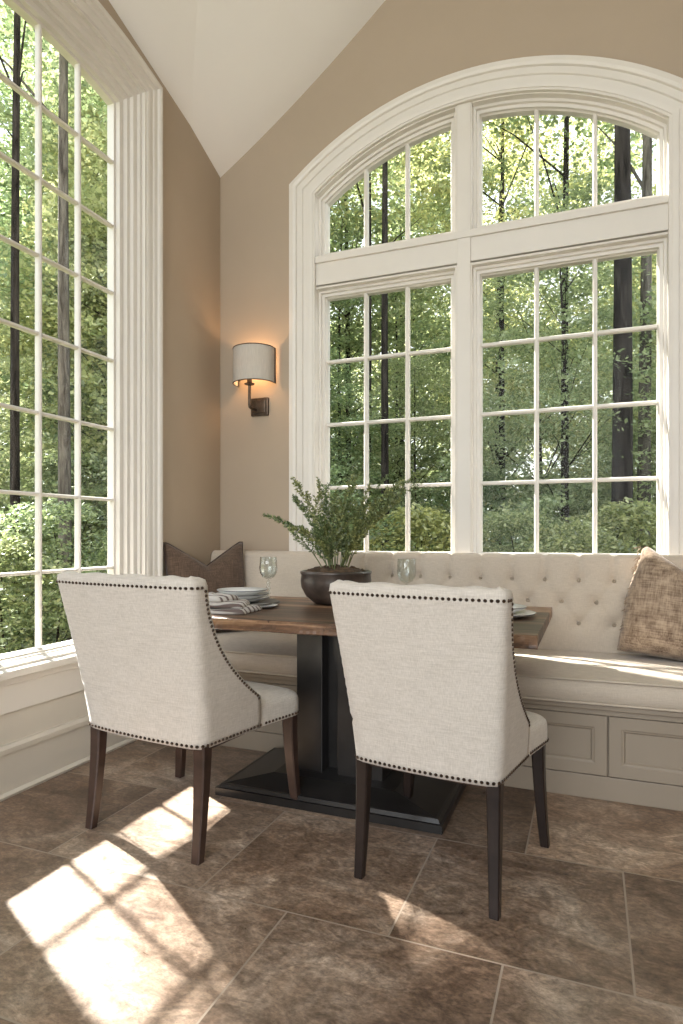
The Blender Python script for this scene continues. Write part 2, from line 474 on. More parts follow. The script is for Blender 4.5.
# ceiling : two vaulted slopes meeting in a crease above the corner
def ceil_b(x, y):
    dx = x - XL
    return 3.48 + 0.42 * (YB - y) + 0.60 * dx + 0.10 * dx * dx
bm = bmesh.new()
xs = [XL - 0.1] + list(np.linspace(XL, -0.6, 18)) + [0.2, 1.0, 1.9, 2.7]
rows = []
for x in xs:
    xx = min(x, -0.6)
    yc = 3.26 - 1.2215 * (xx - XL) if x >= XL else 3.26 + 0.12
    zb, zc = ceil_b(xx, YB + 0.05), ceil_b(xx, yc)
    drop = max(0, x + 0.6) * 0.45
    zf = zc + 0.30 * (yc + 3.6)
    if x > -0.6: zf = min(zf, zf - drop)
    rows.append([(x, YB + 0.05, zb - drop), (x, yc, zc - drop), (x, -3.6, zf)])
vv = [[bm.verts.new(p) for p in r] for r in rows]
for a, b in zip(vv, vv[1:]):
    for k in range(2): bm.faces.new((a[k], b[k], b[k + 1], a[k + 1]))
o = obj('ceiling', bm, M['ceiling'])
md = o.modifiers.new('thickness', 'SOLIDIFY'); md.thickness = 0.12; md.offset = -1 if o.data.polygons[0].normal.z < 0 else 1
tag(o, 'off-white vaulted ceiling with a crease running up from the corner', 'ceiling', kind='structure')

# ------------------------------------------------------------------ windows
CASING = [(0, 0.0), (0, 0.016), (0.018, 0.022), (0.03, 0.022), (0.034, 0.015), (0.06, 0.017), (0.066, 0.024), (0.10, 0.026), (0.106, 0.036), (0.122, 0.042), (0.14, 0.040), (0.146, 0.030), (0.155, 0.028), (0.155, 0.0)]

def sash_frame(loop, place, d_in, d_out, w, name, parent):
    """stepped frame around a glass loop (clockwise, so that 'right' is inwards -> negative offsets go outwards)"""
    bm = bmesh.new()
    k = [(0, d_out - 0.03), (0, d_out + 0.012), (-0.12 * w, d_out + 0.02), (-0.14 * w, d_out + 0.035), (-0.45 * w, d_out + 0.038),
         (-0.48 * w, d_out + 0.055), (-0.72 * w, d_out + 0.058), (-0.76 * w, d_in - 0.012), (-0.95 * w, d_in - 0.008), (-1.0 * w, d_in - 0.014), (-1.0 * w, d_out - 0.03)]
    sweep(bm, loop, k, True, place)
    return autosmooth(obj(name, bm, M['trim'], parent), 25)

def pane(loop, place, d, parent):
    bm = bmesh.new()
    f = bm.faces.new([bm.verts.new(place(u, v, d)) for u, v in loop])
    bmesh.ops.triangulate(bm, faces=[f])
    return obj('glass_pane', bm, M['pane'], parent)

def bar(p, q, w, place, d0, d1, parent, name='muntin'):
    """muntin between two points of the wall plane with a small chamfered face"""
    bm = bmesh.new()
    p, q = np.array(p, float), np.array(q, float)
    t = (q - p) / np.linalg.norm(q - p); n = np.array((t[1], -t[0]))
    prof = [(-w / 2, d0), (-w / 2, d1 - 0.008), (-w / 4, d1), (w / 4, d1), (w / 2, d1 - 0.008), (w / 2, d0)]
    A = [bm.verts.new(place(*(p + n * a), d)) for a, d in prof]; B = [bm.verts.new(place(*(q + n * a), d)) for a, d in prof]
    for i in range(6):
        j = (i + 1) % 6; bm.faces.new((A[i], A[j], B[j], B[i]))
    bm.faces.new(A); bm.faces.new(B[::-1])
    return obj(name, bm, M['trim'], parent)

# back window : four lights (two tall, two arched transoms)
w1 = empty('window_1', (0, 0, 0))
tag(w1, 'wide arched white window of two tall units under arched transoms', 'window', kind='structure')
b_path = [(BW['u0'], BW['z0'] - 0.02)] + b_arc + [(BW['u1'], BW['z0'] - 0.02)]      # left foot, over the arch, right foot : right-hand side is inside
bm = bmesh.new(); sweep(bm, b_path, [(-a, d) for a, d in CASING], False, back_at)
autosmooth(obj('casing', bm, M['trim'], w1), 25)
bm = bmesh.new(); sweep(bm, b_hole, [(0.0, 0.012), (0.014, 0.012), (0.014, -0.155), (0.0, -0.155)], True, back_at)
obj('jamb', bm, M['trim'], w1)
bm = bmesh.new(); box(bm, BW['u0'] - 0.2, BW['u1'] + 0.2, YB - 0.05, YB + 0.02, 0.895, 0.93, 0.006); obj('sill', bm, M['trim'], w1)
bm = bmesh.new(); box(bm, -0.712, -0.634, YB + 0.004, YB + 0.15, 0.94, 3.57, 0.004); obj('mullion', bm, M['trim'], w1)
bm = bmesh.new()
box(bm, BW['u0'] + 0.012, BW['u1'] - 0.012, YB + 0.012, YB + 0.15, 2.665, 2.835, 0.003)
box(bm, BW['u0'] + 0.012, BW['u1'] - 0.012, YB - 0.002, YB + 0.06, 2.80, 2.838, 0.004)
obj('transom_bar', bm, M['trim'], w1)
GD = -0.105
def arcB(u, r=1.55): return BW['cz'] + math.sqrt(r * r - (u - BW['c']) ** 2)
for (g0, g1, vm) in ((-1.555, -0.765, (-1.296, -1.030)), (-0.585, 0.330, (-0.280, 0.025))):
    loop = [(g0, 1.0), (g0, 2.60), (g1, 2.60), (g1, 1.0)]
    s = sash_frame(loop, back_at, 0.0, GD, 0.055, 'sash', w1)
    pane(loop, back_at, GD, s)
    for u in vm: bar((u, 1.0), (u, 2.60), 0.025, back_at, GD - 0.012, GD + 0.022, s)
    for z in (1.40, 1.80, 2.20): bar((g0, z), (g1, z), 0.022, back_at, GD - 0.012, GD + 0.019, s)
    top = arc_pts(BW['c'], BW['cz'], 1.55, g0, g1, 22)
    loop = [(g0, 2.89)] + top + [(g1, 2.89)]
    s = sash_frame(loop, back_at, 0.0, GD, 0.055, 'arched_sash', w1)
    pane(loop, back_at, GD, s)
    for u in vm: bar((u, 2.89), (u, arcB(u)), 0.025, back_at, GD - 0.012, GD + 0.022, s)

# left window : one tall arched light of four by eight panes
w2 = empty('window_2', (0, 0, 0))
tag(w2, 'tall narrow arched white window with many panes', 'window', kind='structure')
l_path = [(LW['u0'], LW['z0'])] + l_arc + [(LW['u1'], LW['z0'])]
bm = bmesh.new(); sweep(bm, l_path, [(-a * 0.75, d) for a, d in CASING], False, left_at)
autosmooth(obj('casing', bm, M['trim'], w2), 25)
bm = bmesh.new(); sweep(bm, l_hole, [(0.0, 0.012), (0.014, 0.012), (0.014, -0.155), (0.0, -0.155)], True, left_at)
obj('jamb', bm, M['trim'], w2)
bm = bmesh.new(); box(bm, XL - 0.10, XL + 0.062, LW['u0'] - 0.16, LW['u1'] + 0.14, 0.503, 0.537, 0.007, 3); obj('sill', bm, M['trim'], w2)
bm = bmesh.new()
box(bm, XL, XL + 0.020, LW['u0'] - 0.12, LW['u1'] + 0.11, 0.352, 0.503, 0.004)
box(bm, XL, XL + 0.030, LW['u0'] - 0.12, LW['u1'] + 0.11, 0.468, 0.503, 0.006)
obj('apron', bm, M['trim'], w2)
gl0, gl1 = 1.73, 2.70
LD = -0.11
loop = [(gl0, 0.572)] + arc_pts(LW['c'], LW['cz'], 2.19, gl0, gl1, 22) + [(gl1, 0.572)]
# stepped frame, wider at the sides and head than at the foot
bm = bmesh.new()
frame_steps = [(0.0, LD - 0.03), (0.0, LD + 0.014), (0.10, LD + 0.018), (0.13, LD + 0.040), (0.36, LD + 0.040), (0.40, LD + 0.060), (0.56, LD + 0.062), (0.60, LD + 0.082), (0.82, LD + 0.084), (0.86, -0.012), (1.0, -0.008), (1.0, LD - 0.03)]
def lerp_loop(t):
    out = []
    for u, v in loop:
        uu = LW['c'] + (u - LW['c']) * (1 + t * (0.610 / 0.485 - 1))
        vv_ = 0.572 - t * 0.035 if v < 0.6 else LW['cz'] + math.sqrt((2.19 + t * 0.142) ** 2 - (uu - LW['c']) ** 2)
        out.append((uu, vv_))
    return out
rws = [[bm.verts.new(left_at(u, v, d)) for u, v in lerp_loop(t)] for t, d in frame_steps]
nL = len(loop)
for a in range(len(rws)):
    A, B = rws[a], rws[(a + 1) % len(rws)]
    for i in range(nL):
        j = (i + 1) % nL; bm.faces.new((A[i], A[j], B[j], B[i]))
s = autosmooth(obj('sash', bm, M['trim'], w2), 25)
pane(loop, left_at, LD, s)
for u in (1.9725, 2.215, 2.4575):
    bar((u, 0.572), (u, LW['cz'] + math.sqrt(2.19 ** 2 - (u - LW['c']) ** 2)), 0.018, left_at, LD - 0.012, LD + 0.018, s)
for z in (0.925, 1.29, 1.67, 2.04, 2.405, 2.765, 3.11):
    bar((gl0, z), (gl1, z), 0.017, left_at, LD - 0.012, LD + 0.015, s)

# baseboard under the left window
bm = bmesh.new()
prof = [(0, 0), (0, 0.03), (0.012, 0.034), (0.02, 0.024), (0.022, 0.016), (0.18, 0.016), (0.184, 0.026), (0.205, 0.028), (0.22, 0.02), (0.22, 0)]
A = [bm.verts.new(left_at(-3.5, z, d)) for z, d in prof]; B = [bm.verts.new(left_at(2.835, z, d)) for z, d in prof]
for i in range(len(prof)):
    j = (i + 1) % len(prof); bm.faces.new((A[i], A[j], B[j], B[i]))
bm.faces.new(A); bm.faces.new(B[::-1])
tag(obj('baseboard_left', bm, M['base']), 'tall off-white baseboard with a cap moulding under the left window', 'baseboard', kind='structure')

bm = bmesh.new(); box(bm, XL, XL + 0.008, -3.5, 2.835, 0.215, 0.36)  # part of the tan wall, its daylight painted in as a paler colour
tag(obj('lit_wall_strip', bm, M['base']), 'strip of left wall painted paler for daylight, between window apron and baseboard', 'painted daylight', kind='structure')

# ------------------------------------------------------------------ banquette
BX0, BX1 = XL + 0.004, 1.55
bench = empty('banquette_bench', (-0.4, 3.2, 0))
tag(bench, 'built-in greige banquette bench with panelled doors and tufted linen backrest', 'bench')
ctr = Vector((-0.4, 3.2, 0))
def bobj(name, bm, m, parent=bench, off=True):
    if off: bmesh.ops.translate(bm, verts=bm.verts, vec=-ctr)
    return obj(name, bm, m, parent)
bm = bmesh.new(); box(bm, BX0, BX1, 2.842, YB - 0.005, 0.0, 0.395); bobj('base', bm, M['greige'])
bm = bmesh.new(); box(bm, BX0, BX1, 2.824, 2.842, 0.0, 0.098, 0.003); bobj('plinth', bm, M['greige'])
bm = bmesh.new()
box(bm, BX0, BX1, 2.824, 2.842, 0.352, 0.395, 0.002); box(bm, BX0, BX1, 2.806, 2.842, 0.376, 0.397, 0.005, 3)
bobj('top_rail', bm, M['greige'])
def door_mesh(x0, x1, z0, z1):
    """frame-and-panel door"""
    bm = bmesh.new(); yf, yr, yp = 2.820, 2.842, 2.832
    def ring(ins, y): return [bm.verts.new((x0 + ins, y, z0 + ins)), bm.verts.new((x1 - ins, y, z0 + ins)), bm.verts.new((x1 - ins, y, z1 - ins)), bm.verts.new((x0 + ins, y, z1 - ins))]
    rs = [ring(0, yr), ring(0, yf + 0.002), ring(0.002, yf), ring(0.048, yf), ring(0.052, yf + 0.003), ring(0.058, yf + 0.004), ring(0.064, yp), ring(0.07, yp)]
    for a, b in zip(rs, rs[1:]):
        for i in range(4): bm.faces.new((a[i], a[(i + 1) % 4], b[(i + 1) % 4], b[i]))
    bm.faces.new(rs[-1]); bm.faces.new(rs[0][::-1])
    return bm
seams = [-2.28, -1.73, -1.13, -0.53, 0.069, 0.669, 1.269]
for a, b in zip(seams, seams[1:]): bobj('door', door_mesh(a + 0.003, b - 0.003, 0.102, 0.350), M['greige'])

# tufted backrest
RX0, RX1, SP = XL + 0.01, 1.54, 0.168
row_z = (0.865, 0.755, 0.645)
buttons = []
for r_, z in enumerate(row_z):
    x = -1.23 + (SP / 2 if r_ % 2 else 0)
    while x < RX1 - 0.05:
        buttons.append((x, z)); x += SP
nx, nz = 340, 64
xs = np.linspace(RX0, RX1, nx); ts = np.linspace(0, 1, nz)
prof = []      # (y, z) of the front and rolled top
for t in ts:
    if t < 0.80:
        k = t / 0.80; prof.append((3.440 + 0.035 * k - 0.022 * math.sin(math.pi * k), 0.49 + 0.47 * k))
    else:
        k = (t - 0.80) / 0.20 * math.pi * 0.62; prof.append((3.475 + 0.045 * (1 - math.cos(k)), 0.960 + 0.040 * math.sin(k)))
P = np.array(prof)
bx = np.array([b[0] for b in buttons]); bz = np.array([b[1] for b in buttons])
X, T = np.meshgrid(xs, ts, indexing='ij')
Yg = np.repeat(P[None, :, 0], nx, 0); Zg = np.repeat(P[None, :, 1], nx, 0)
dep = np.zeros_like(X)
for x, z in buttons:
    d2 = (X - x) ** 2 + (Zg - z) ** 2
    dep += 0.022 * np.exp(-d2 / 0.0018) + 0.008 * np.exp(-d2 / 0.00025)
def crease(ax, az, bx_, bz_):
    vx, vz = bx_ - ax, bz_ - az; l2 = vx * vx + vz * vz
    tt = np.clip(((X - ax) * vx + (Zg - az) * vz) / l2, 0, 1)
    return np.exp(-((X - ax - tt * vx) ** 2 + (Zg - az - tt * vz) ** 2) / 0.00014)
cr = np.zeros_like(X)
for x, z in buttons:
    if z == row_z[0]:
        cr = np.maximum(cr, crease(x, z, x, 1.02))
    if z != row_z[2]:
        zz = row_z[row_z.index(z) + 1]
        for sg in (-1, 1): cr = np.maximum(cr, 0.6 * crease(x, z, x + sg * SP / 2, zz))
dep += 0.010 * cr
on = np.clip((X + 1.36) / 0.08, 0, 1)
Yg = Yg + dep * on
Zg = Zg - np.where(Zg > 0.955, cr * 0.010, 0) * on
verts = np.stack([X, Yg, Zg], -1).reshape(-1, 3) - np.array(ctr)
bm = bmesh.new()
vs = [bm.verts.new(v) for v in verts]
for i in range(nx - 1):
    for j in range(nz - 1):
        bm.faces.new((vs[i * nz + j], vs[(i + 1) * nz + j], vs[(i + 1) * nz + j + 1], vs[i * nz + j + 1]))
# rear and ends
lo, hi = [], []
for i in range(nx):
    lo.append(bm.verts.new(Vector((xs[i], YB - 0.008, 0.49)) - ctr)); hi.append(bm.verts.new(Vector((xs[i], YB - 0.008, 0.975)) - ctr))
for i in range(nx - 1):
    bm.faces.new((vs[i * nz + nz - 1], vs[(i + 1) * nz + nz - 1], hi[i + 1], hi[i])); bm.faces.new((hi[i], hi[i + 1], lo[i + 1], lo[i])); bm.faces.new((lo[i], lo[i + 1], vs[(i + 1) * nz], vs[i * nz]))
for i in (0, nx - 1): bm.faces.new([vs[i * nz + j] for j in range(nz)] + [hi[i], lo[i]])
rest = bobj('backrest', bm, M['cushion'], off=False)
autosmooth(rest, 60)
btn = bmesh.new(); lathe(btn, [(0, 0.008), (0.006, 0.0072), (0.0105, 0.004), (0.012, 0.0), (0.0, 0.0)], 14)
bmesh.ops.rotate(btn, verts=btn.verts, cent=(0, 0, 0), matrix=Matrix.Rotation(R(90), 3, 'X'))
btn_me = bpy.data.meshes.new('button'); btn.to_mesh(btn_me); btn.free(); btn_me.shade_smooth(); btn_me.materials.append(M['piping'])
for x, z in buttons:
    i = int(round((x - RX0) / (RX1 - RX0) * (nx - 1))); j = int(np.argmin(np.abs(P[:, 1] - z)))
    bo = bpy.data.objects.new('button', btn_me); link(bo, rest)
    bo.location = Vector((x, Yg[i, j] - 0.003, z)) - ctr

# seat cushion
cu = empty('seat_cushion', (-0.4, 3.1, 0.397))
tag(cu, 'long cream linen seat cushion with piped edges on the banquette', 'cushion')
cc = Vector((-0.4, 3.1, 0.397))
def cush_profile():
    y0, y1, z0, z1 = 2.785, 3.436, 0.398, 0.508
    p = [(y1, z0), (y0 + 0.02, z0)]
    for k in range(7):
        a = k / 6 * math.pi; p.append((y0 + 0.012 - 0.016 * math.sin(a), z0 + 0.006 + (z1 - z0 - 0.014) * k / 6))
    for k in range(1, 10):
        f = k / 9; p.append((y0 + 0.014 + (y1 - y0 - 0.014) * f, z1 - 0.006 + 0.016 * math.sin(math.pi * min(1, f * 1.15 + 0.02)) * (1 - 0.2 * f)))
    return p
cp = cush_profile(); bm = bmesh.new(); rws = []
cxs = np.linspace(BX0 + 0.004, BX1, 90)
for x in cxs:
    rws.append([bm.verts.new(Vector((x, y + 0.003 * math.sin(x * 5) * (z > 0.45), z + 0.004 * math.sin(x * 3.1 + y * 4) * (z > 0.49))) - cc) for y, z in cp])
for a, b in zip(rws, rws[1:]):
    for i in range(len(cp)):
        j = (i + 1) % len(cp); bm.faces.new((a[i], a[j], b[j], b[i]))
bm.faces.new(rws[0]); bm.faces.new(rws[-1][::-1])
autosmooth(obj('cushion_body', bm, M['cushion'], cu), 60)
for z in (0.405, 0.500):
    bm = bmesh.new(); tube(bm, [Vector((x, 2.791, z + 0.002 * math.sin(x * 3.1))) - cc for x in np.linspace(BX0 + 0.006, BX1 - 0.005, 60)], 0.0055, 8)
    obj('piping', bm, M['piping'], cu, True)

# ------------------------------------------------------------------ pillows
def pillow(name, w, h, t, chop, m, label, loc, rx, ry, rz, top_in=0.0, pipe=None, pinch=0.06):
    """knife-edge cushion with a karate-chop dent in its top edge; local x = width, z = height, y = thickness"""
    root = empty(name, loc); root.rotation_mode = 'XYZ'; root.rotation_euler = (rx, ry, rz)
    tag(root, label, 'pillow')
    n = 33; bm = bmesh.new(); grid = {}
    def pt(i, j, s):
        u = i / (n - 1) * 2 - 1; v = j / (n - 1) * 2 - 1
        x = u * w / 2 * (1 - pinch * (1 - v * v)) * (1 - top_in * max(0, v))
        zz = v * h / 2 * (1 - pinch * (1 - u * u) * (1 if v < 0 else 0.3))
        dent = chop * max(0, 1 - abs(u) / 0.92) ** 1.05 * max(0, (v + 0.15) / 1.15) ** 1.6
        zz -= dent
        th = t / 2 * max(0, (1 - u ** 4) * (1 - v ** 4)) ** 0.5
        crush = 1 - 0.45 * max(0, 1 - abs(u) / 0.5) * max(0, v) ** 1.0 * (chop > 0.03)
        wr = 0.004 * math.sin(9 * u + 5 * v) * (1 - u * u) * (1 - v * v)
        return Vector((x, s * (th * crush + wr), zz + h / 2 - 0.0))
    for s in (-1, 1):
        for i in range(n):
            for j in range(n):
                edge = i in (0, n - 1) or j in (0, n - 1)
                if s == 1 and edge: grid[(s, i, j)] = grid[(-1, i, j)]
                else: grid[(s, i, j)] = bm.verts.new(pt(i, j, s))
        for i in range(n - 1):
            for j in range(n - 1):
                q = [grid[(s, i, j)], grid[(s, i + 1, j)], grid[(s, i + 1, j + 1)], grid[(s, i, j + 1)]]
                bm.faces.new(q if s == -1 else q[::-1])
    body = obj('pillow_cover', bm, m, root, True)
    if pipe:
        per = [(i, 0) for i in range(n)] + [(n - 1, j) for j in range(1, n)] + [(i, n - 1) for i in range(n - 2, -1, -1)] + [(0, j) for j in range(n - 2, -1, -1)]
        bm = bmesh.new(); tube(bm, [pt(i, j, 0) for i, j in per], 0.0055, 6, False); obj('piping', bm, pipe, root, True)
    return root
pillow('throw_pillow', 0.54, 0.55, 0.14, 0.14, M['brown_fabric'], 'dark brown pillow with a chopped V top in the left corner of the bench', (-2.085, 3.185, 0.512), R(-9), 0, R(64), pipe=M['dark_leg'])
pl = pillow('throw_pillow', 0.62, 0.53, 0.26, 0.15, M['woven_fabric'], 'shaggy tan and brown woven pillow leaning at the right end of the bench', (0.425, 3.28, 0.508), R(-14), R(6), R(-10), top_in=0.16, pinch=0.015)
# loose fringe tuft on the corner of the woven pillow
bm = bmesh.new()
for k in range(60):
    z0 = 0.03 + 0.5 * random.random(); a = Vector((-0.285 + 0.02 * random.random() + 0.05 * max(0, z0 - 0.3), -0.02, z0))
    d = Vector((-random.uniform(0.005, 0.03), -random.uniform(0.0, 0.03), -random.uniform(0.01, 0.045)))
    tube(bm, [a, a + d * 0.6 + Vector((0, -0.004, 0)), a + d], [0.003, 0.0025, 0.001], 4)
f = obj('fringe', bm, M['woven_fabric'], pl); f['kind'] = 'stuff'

# ------------------------------------------------------------------ wall sconce
sc_ = empty('wall_sconce', (-2.005, YB, 1.92))
tag(sc_, 'bronze wall sconce with a half-round linen shade beside the corner', 'wall lamp')
bm = bmesh.new(); box(bm, -0.042, 0.082, -0.022, -0.001, -0.050, 0.066, 0.006); box(bm, -0.026, 0.066, -0.030, -0.02, -0.034, 0.050, 0.005); obj('backplate', bm, M['bronze'], sc_)
bm = bmesh.new(); tube(bm, [(0, -0.025, -0.012), (0, -0.06, -0.012), (0, -0.095, -0.012), (0, -0.108, -0.008), (0, -0.112, 0.006), (0, -0.112, 0.16)], 0.0095, 12)
lathe(bm, [(0, 0.128), (0.03, 0.132), (0.033, 0.138), (0.016, 0.142), (0.016, 0.19), (0, 0.19)], 18, 0, -0.112); obj('arm', bm, M['bronze'], sc_, False)
autosmooth(bpy.data.objects['arm'], 40)
bm = bmesh.new(); lathe(bm, [(0, 0.19), (0.013, 0.195), (0.027, 0.23), (0.024, 0.255), (0, 0.27)], 16, 0, -0.112); obj('bulb', bm, M['bulb'], sc_, True)
# half-round shade : curved front, open top and foot, flat rear edges
bm = bmesh.new(); outl = []
for k in range(33):
    a = math.pi * k / 32; outl.append((0.135 * math.cos(a), -0.055 - 0.125 * math.sin(a)))
outl = [(0.135, -0.018)] + outl + [(-0.135, -0.018)]
z0, z1 = 0.150, 0.372
rws = []
for off, z in ((0, z0), (0, z1), (0.004, z1), (0.004, z0)):
    rws.append([bm.verts.new((x * (1 - off / 0.135), y + off * (0.8 if y < -0.055 else 0), z)) for x, y in outl])
for a in range(4):
    A, B = rws[a], rws[(a + 1) % 4]
    for i in range(len(outl) - 1): bm.faces.new((A[i], A[i + 1], B[i + 1], B[i]))
bm.faces.new([r[0] for r in rws]); bm.faces.new([r[-1] for r in rws][::-1])
sh = autosmooth(obj('lamp_shade', bm, M['shade'], sc_), 40)
for z in (z0, z1):
    bm = bmesh.new(); tube(bm, [(x, y, z) for x, y in outl], 0.0035, 6); obj('shade_rim', bm, M['bronze'], sh)
for x in (0.135, -0.135):
    bm = bmesh.new(); box(bm, x - 0.004, x + 0.004, -0.034, -0.016, z0, z1, 0.001); obj('side_band', bm, M['bronze'], sh)
lp = bpy.data.lights.new('sconce_light', 'POINT'); lp.energy = 1.7; lp.color = (1.0, 0.58, 0.30); lp.shadow_soft_size = 0.03
lo_ = bpy.data.objects.new('sconce_light', lp); link(lo_, sc_); lo_.location = (0, -0.095, 0.275)

# ------------------------------------------------------------------ dining table
TB = Vector((-0.99, 2.67, 0))
tab = empty('dining_table', TB)
tag(tab, 'pedestal dining table with reclaimed wood plank top and black steel base', 'table')
# plank top with a slightly rough sawn edge
bm = bmesh.new(); rt = random.Random(4); nE = 120
def edge_row(z, ins):
    row = []
    for k in range(nE + 1): row.append((-0.84 + 1.665 * k / nE, -0.45 + ins + rt.uniform(0, 0.0035) + 0.003 * math.sin(k * 0.31)))
    for k in range(1, 60): row.append((0.825 - ins, -0.45 + 0.9 * k / 60))
    for k in range(nE + 1): row.append((0.825 - 1.665 * k / nE, 0.45 - ins))
    for k in range(1, 60): row.append((-0.84 + ins, 0.45 - 0.9 * k / 60))
    return [bm.verts.new((x, y, z)) for x, y in row]
rws = [edge_row(0.712, 0.004), edge_row(0.716, 0.0), edge_row(0.728, 0.001), edge_row(0.744, 0.0), edge_row(0.757, 0.0), edge_row(0.760, 0.004)]
for a, b in zip(rws, rws[1:]):
    for i_ in range(len(a)): bm.faces.new((a[i_], a[(i_ + 1) % len(a)], b[(i_ + 1) % len(a)], b[i_]))
bm.faces.new(rws[0][::-1]); bm.faces.new(rws[-1])
obj('table_top', bm, M['table'], tab)
bm = bmesh.new()
def frus(bm, r0, z0, r1, z1):
    a = [bm.verts.new((x, y, z0)) for x, y in ((r0[0], r0[2]), (r0[1], r0[2]), (r0[1], r0[3]), (r0[0], r0[3]))]
    b = [bm.verts.new((x, y, z1)) for x, y in ((r1[0], r1[2]), (r1[1], r1[2]), (r1[1], r1[3]), (r1[0], r1[3]))]
    for i in range(4): bm.faces.new((a[i], a[(i + 1) % 4], b[(i + 1) % 4], b[i]))
    bm.faces.new(a[::-1]); bm.faces.new(b)
frus(bm, (-0.486, 0.486, -0.39, 0.13), 0.0, (-0.486, 0.486, -0.39, 0.13), 0.032)
frus(bm, (-0.474, 0.474, -0.378, 0.118), 0.032, (-0.466, 0.466, -0.37, 0.11), 0.046)
frus(bm, (-0.455, 0.455, -0.36, 0.10), 0.046, (-0.27, 0.27, -0.27, 0.01), 0.085)
obj('base_plate', bm, M['black_steel'], tab)
for x0, x1 in ((-0.195, -0.075), (-0.005, 0.195)):
    bm = bmesh.new(); box(bm, x0, x1, -0.20, -0.06, 0.083, 0.712, 0.003); obj('upright', bm, M['black_steel'], tab)
bm = bmesh.new(); box(bm, -0.076, -0.004, -0.13, -0.08, 0.083, 0.712); obj('web_plate', bm, M['black_steel'], tab)
bm = bmesh.new(); box(bm, -0.45, 0.45, -0.25, 0.10, 0.698, 0.712, 0.002); obj('mounting_plate', bm, M['black_steel'], tab)

# ------------------------------------------------------------------ dining chairs
ZB, ZT = 0.375, 0.955
def sh_params(z):
    t = (z - ZB) / (ZT - ZB)
    hw = 0.228 + 0.047 * t
    yr = -0.035 - 0.095 * t ** 1.25
    w = 0.062 + 0.215 * max(0, min(1, (0.93 - z) / 0.43)) ** 2.3
    return hw, yr, w
def sh_outer(z, s):
    """outer surface of the back shell: s in [-1, 1], -1 = left wing tip, 0 = middle of back, 1 = right wing tip"""
    hw, yr, w = sh_params(z)
    rc = 0.032
    back_len, arc, wing = hw - rc, rc * math.pi / 2, max(0.005, w - rc)
    tot = back_len + arc + wing
    a = abs(s) * tot; sg = 1 if s >= 0 else -1
    bow = -0.012 * (1 - min(1, a / back_len) ** 2) if a < back_len else 0.0
    if a <= back_len: x, y = a, yr + bow; n = (0, -1)
    elif a <= back_len + arc:
        f = (a - back_len) / rc; x, y = hw - rc + rc * math.sin(f), yr + rc - rc * math.cos(f); n = (math.sin(f), -math.cos(f))
    else:
        l = a - back_len - arc; x, y = hw + 0.06 * l, yr + rc + l; n = (1, 0)
    return Vector((sg * x, y, z)), Vector((sg * n[0], n[1], 0))

def shell_mesh():
    bm = bmesh.new()
    S = list(np.concatenate([np.linspace(-1, -0.55, 12), np.linspace(-0.52, 0.52, 17), np.linspace(0.55, 1, 12)]))
    zs = list(np.linspace(ZB, 0.50, 6)) + list(np.linspace(0.53, ZT - 0.02, 18)) + [ZT]
    th = 0.056
    rings = []
    for z in zs:
        out, inn = [], []
        for s in S:
            p, n = sh_outer(z, s); sh = 0.006 if z == ZT else 0
            out.append(bm.verts.new(p - n * sh)); inn.append(bm.verts.new(p - n * (th - sh)))
        # rounded wing tips
        tips = []
        for q, r_ in ((out[0], inn[0]), (out[-1], inn[-1])):
            tips.append(bm.verts.new((q.co + r_.co) / 2 + Vector((0, 0.014, 0))))
        rings.append(out + [tips[1]] + inn[::-1] + [tips[0]])
    n = len(rings[0])
    for a, b in zip(rings, rings[1:]):
        for i in range(n): bm.faces.new((a[i], a[(i + 1) % n], b[(i + 1) % n], b[i]))
    top, ns = rings[-1], len(S)
    mid = []
    for i in range(ns):
        mid.append(bm.verts.new((top[i].co + top[2 * ns - i].co) / 2 + Vector((0, 0, 0.010 + 0.003 * math.sin(i * 0.9)))))
    for i in range(ns - 1):
        bm.faces.new((top[i], top[i + 1], mid[i + 1], mid[i])); bm.faces.new((mid[i], mid[i + 1], top[2 * ns - i - 1], top[2 * ns - i]))
    bm.faces.new((top[ns - 1], top[ns], mid[ns - 1])); bm.faces.new((top[ns], top[ns + 1], mid[ns - 1]))
    bm.faces.new((top[2 * ns + 1], top[0], mid[0])); bm.faces.new((top[2 * ns], top[2 * ns + 1], mid[0]))
    bot = rings[0]
    for i in range(ns - 1): bm.faces.new((bot[i], bot[2 * ns - i], bot[2 * ns - i - 1], bot[i + 1]))
    return bm

def seat_outline(grow=0.0):
    """plan outline of the seat block from the right wing round the front to the left wing"""
    pts = []
    x0, y0 = 0.208, 0.02; x1, y1 = 0.266, 0.475; rc = 0.055
    for k in range(9): f = k / 8; pts.append((x0 + (x1 - x0) * f + grow, y0 + (y1 - rc - y0) * f))
    for k in range(1, 7): a = k / 6 * math.pi / 2; pts.append((x1 - rc + rc * math.cos(a) + grow * math.cos(a), y1 - rc + rc * math.sin(a) + grow * math.sin(a)))
    half = []
    for k in range(1, 9): f = k / 8; half.append(((x1 - rc) * (1 - f), y1 + grow + 0.018 * (1 - (1 - f) ** 2)))
    pts += half
    return pts + [(-x, y) for x, y in pts[-2::-1]]

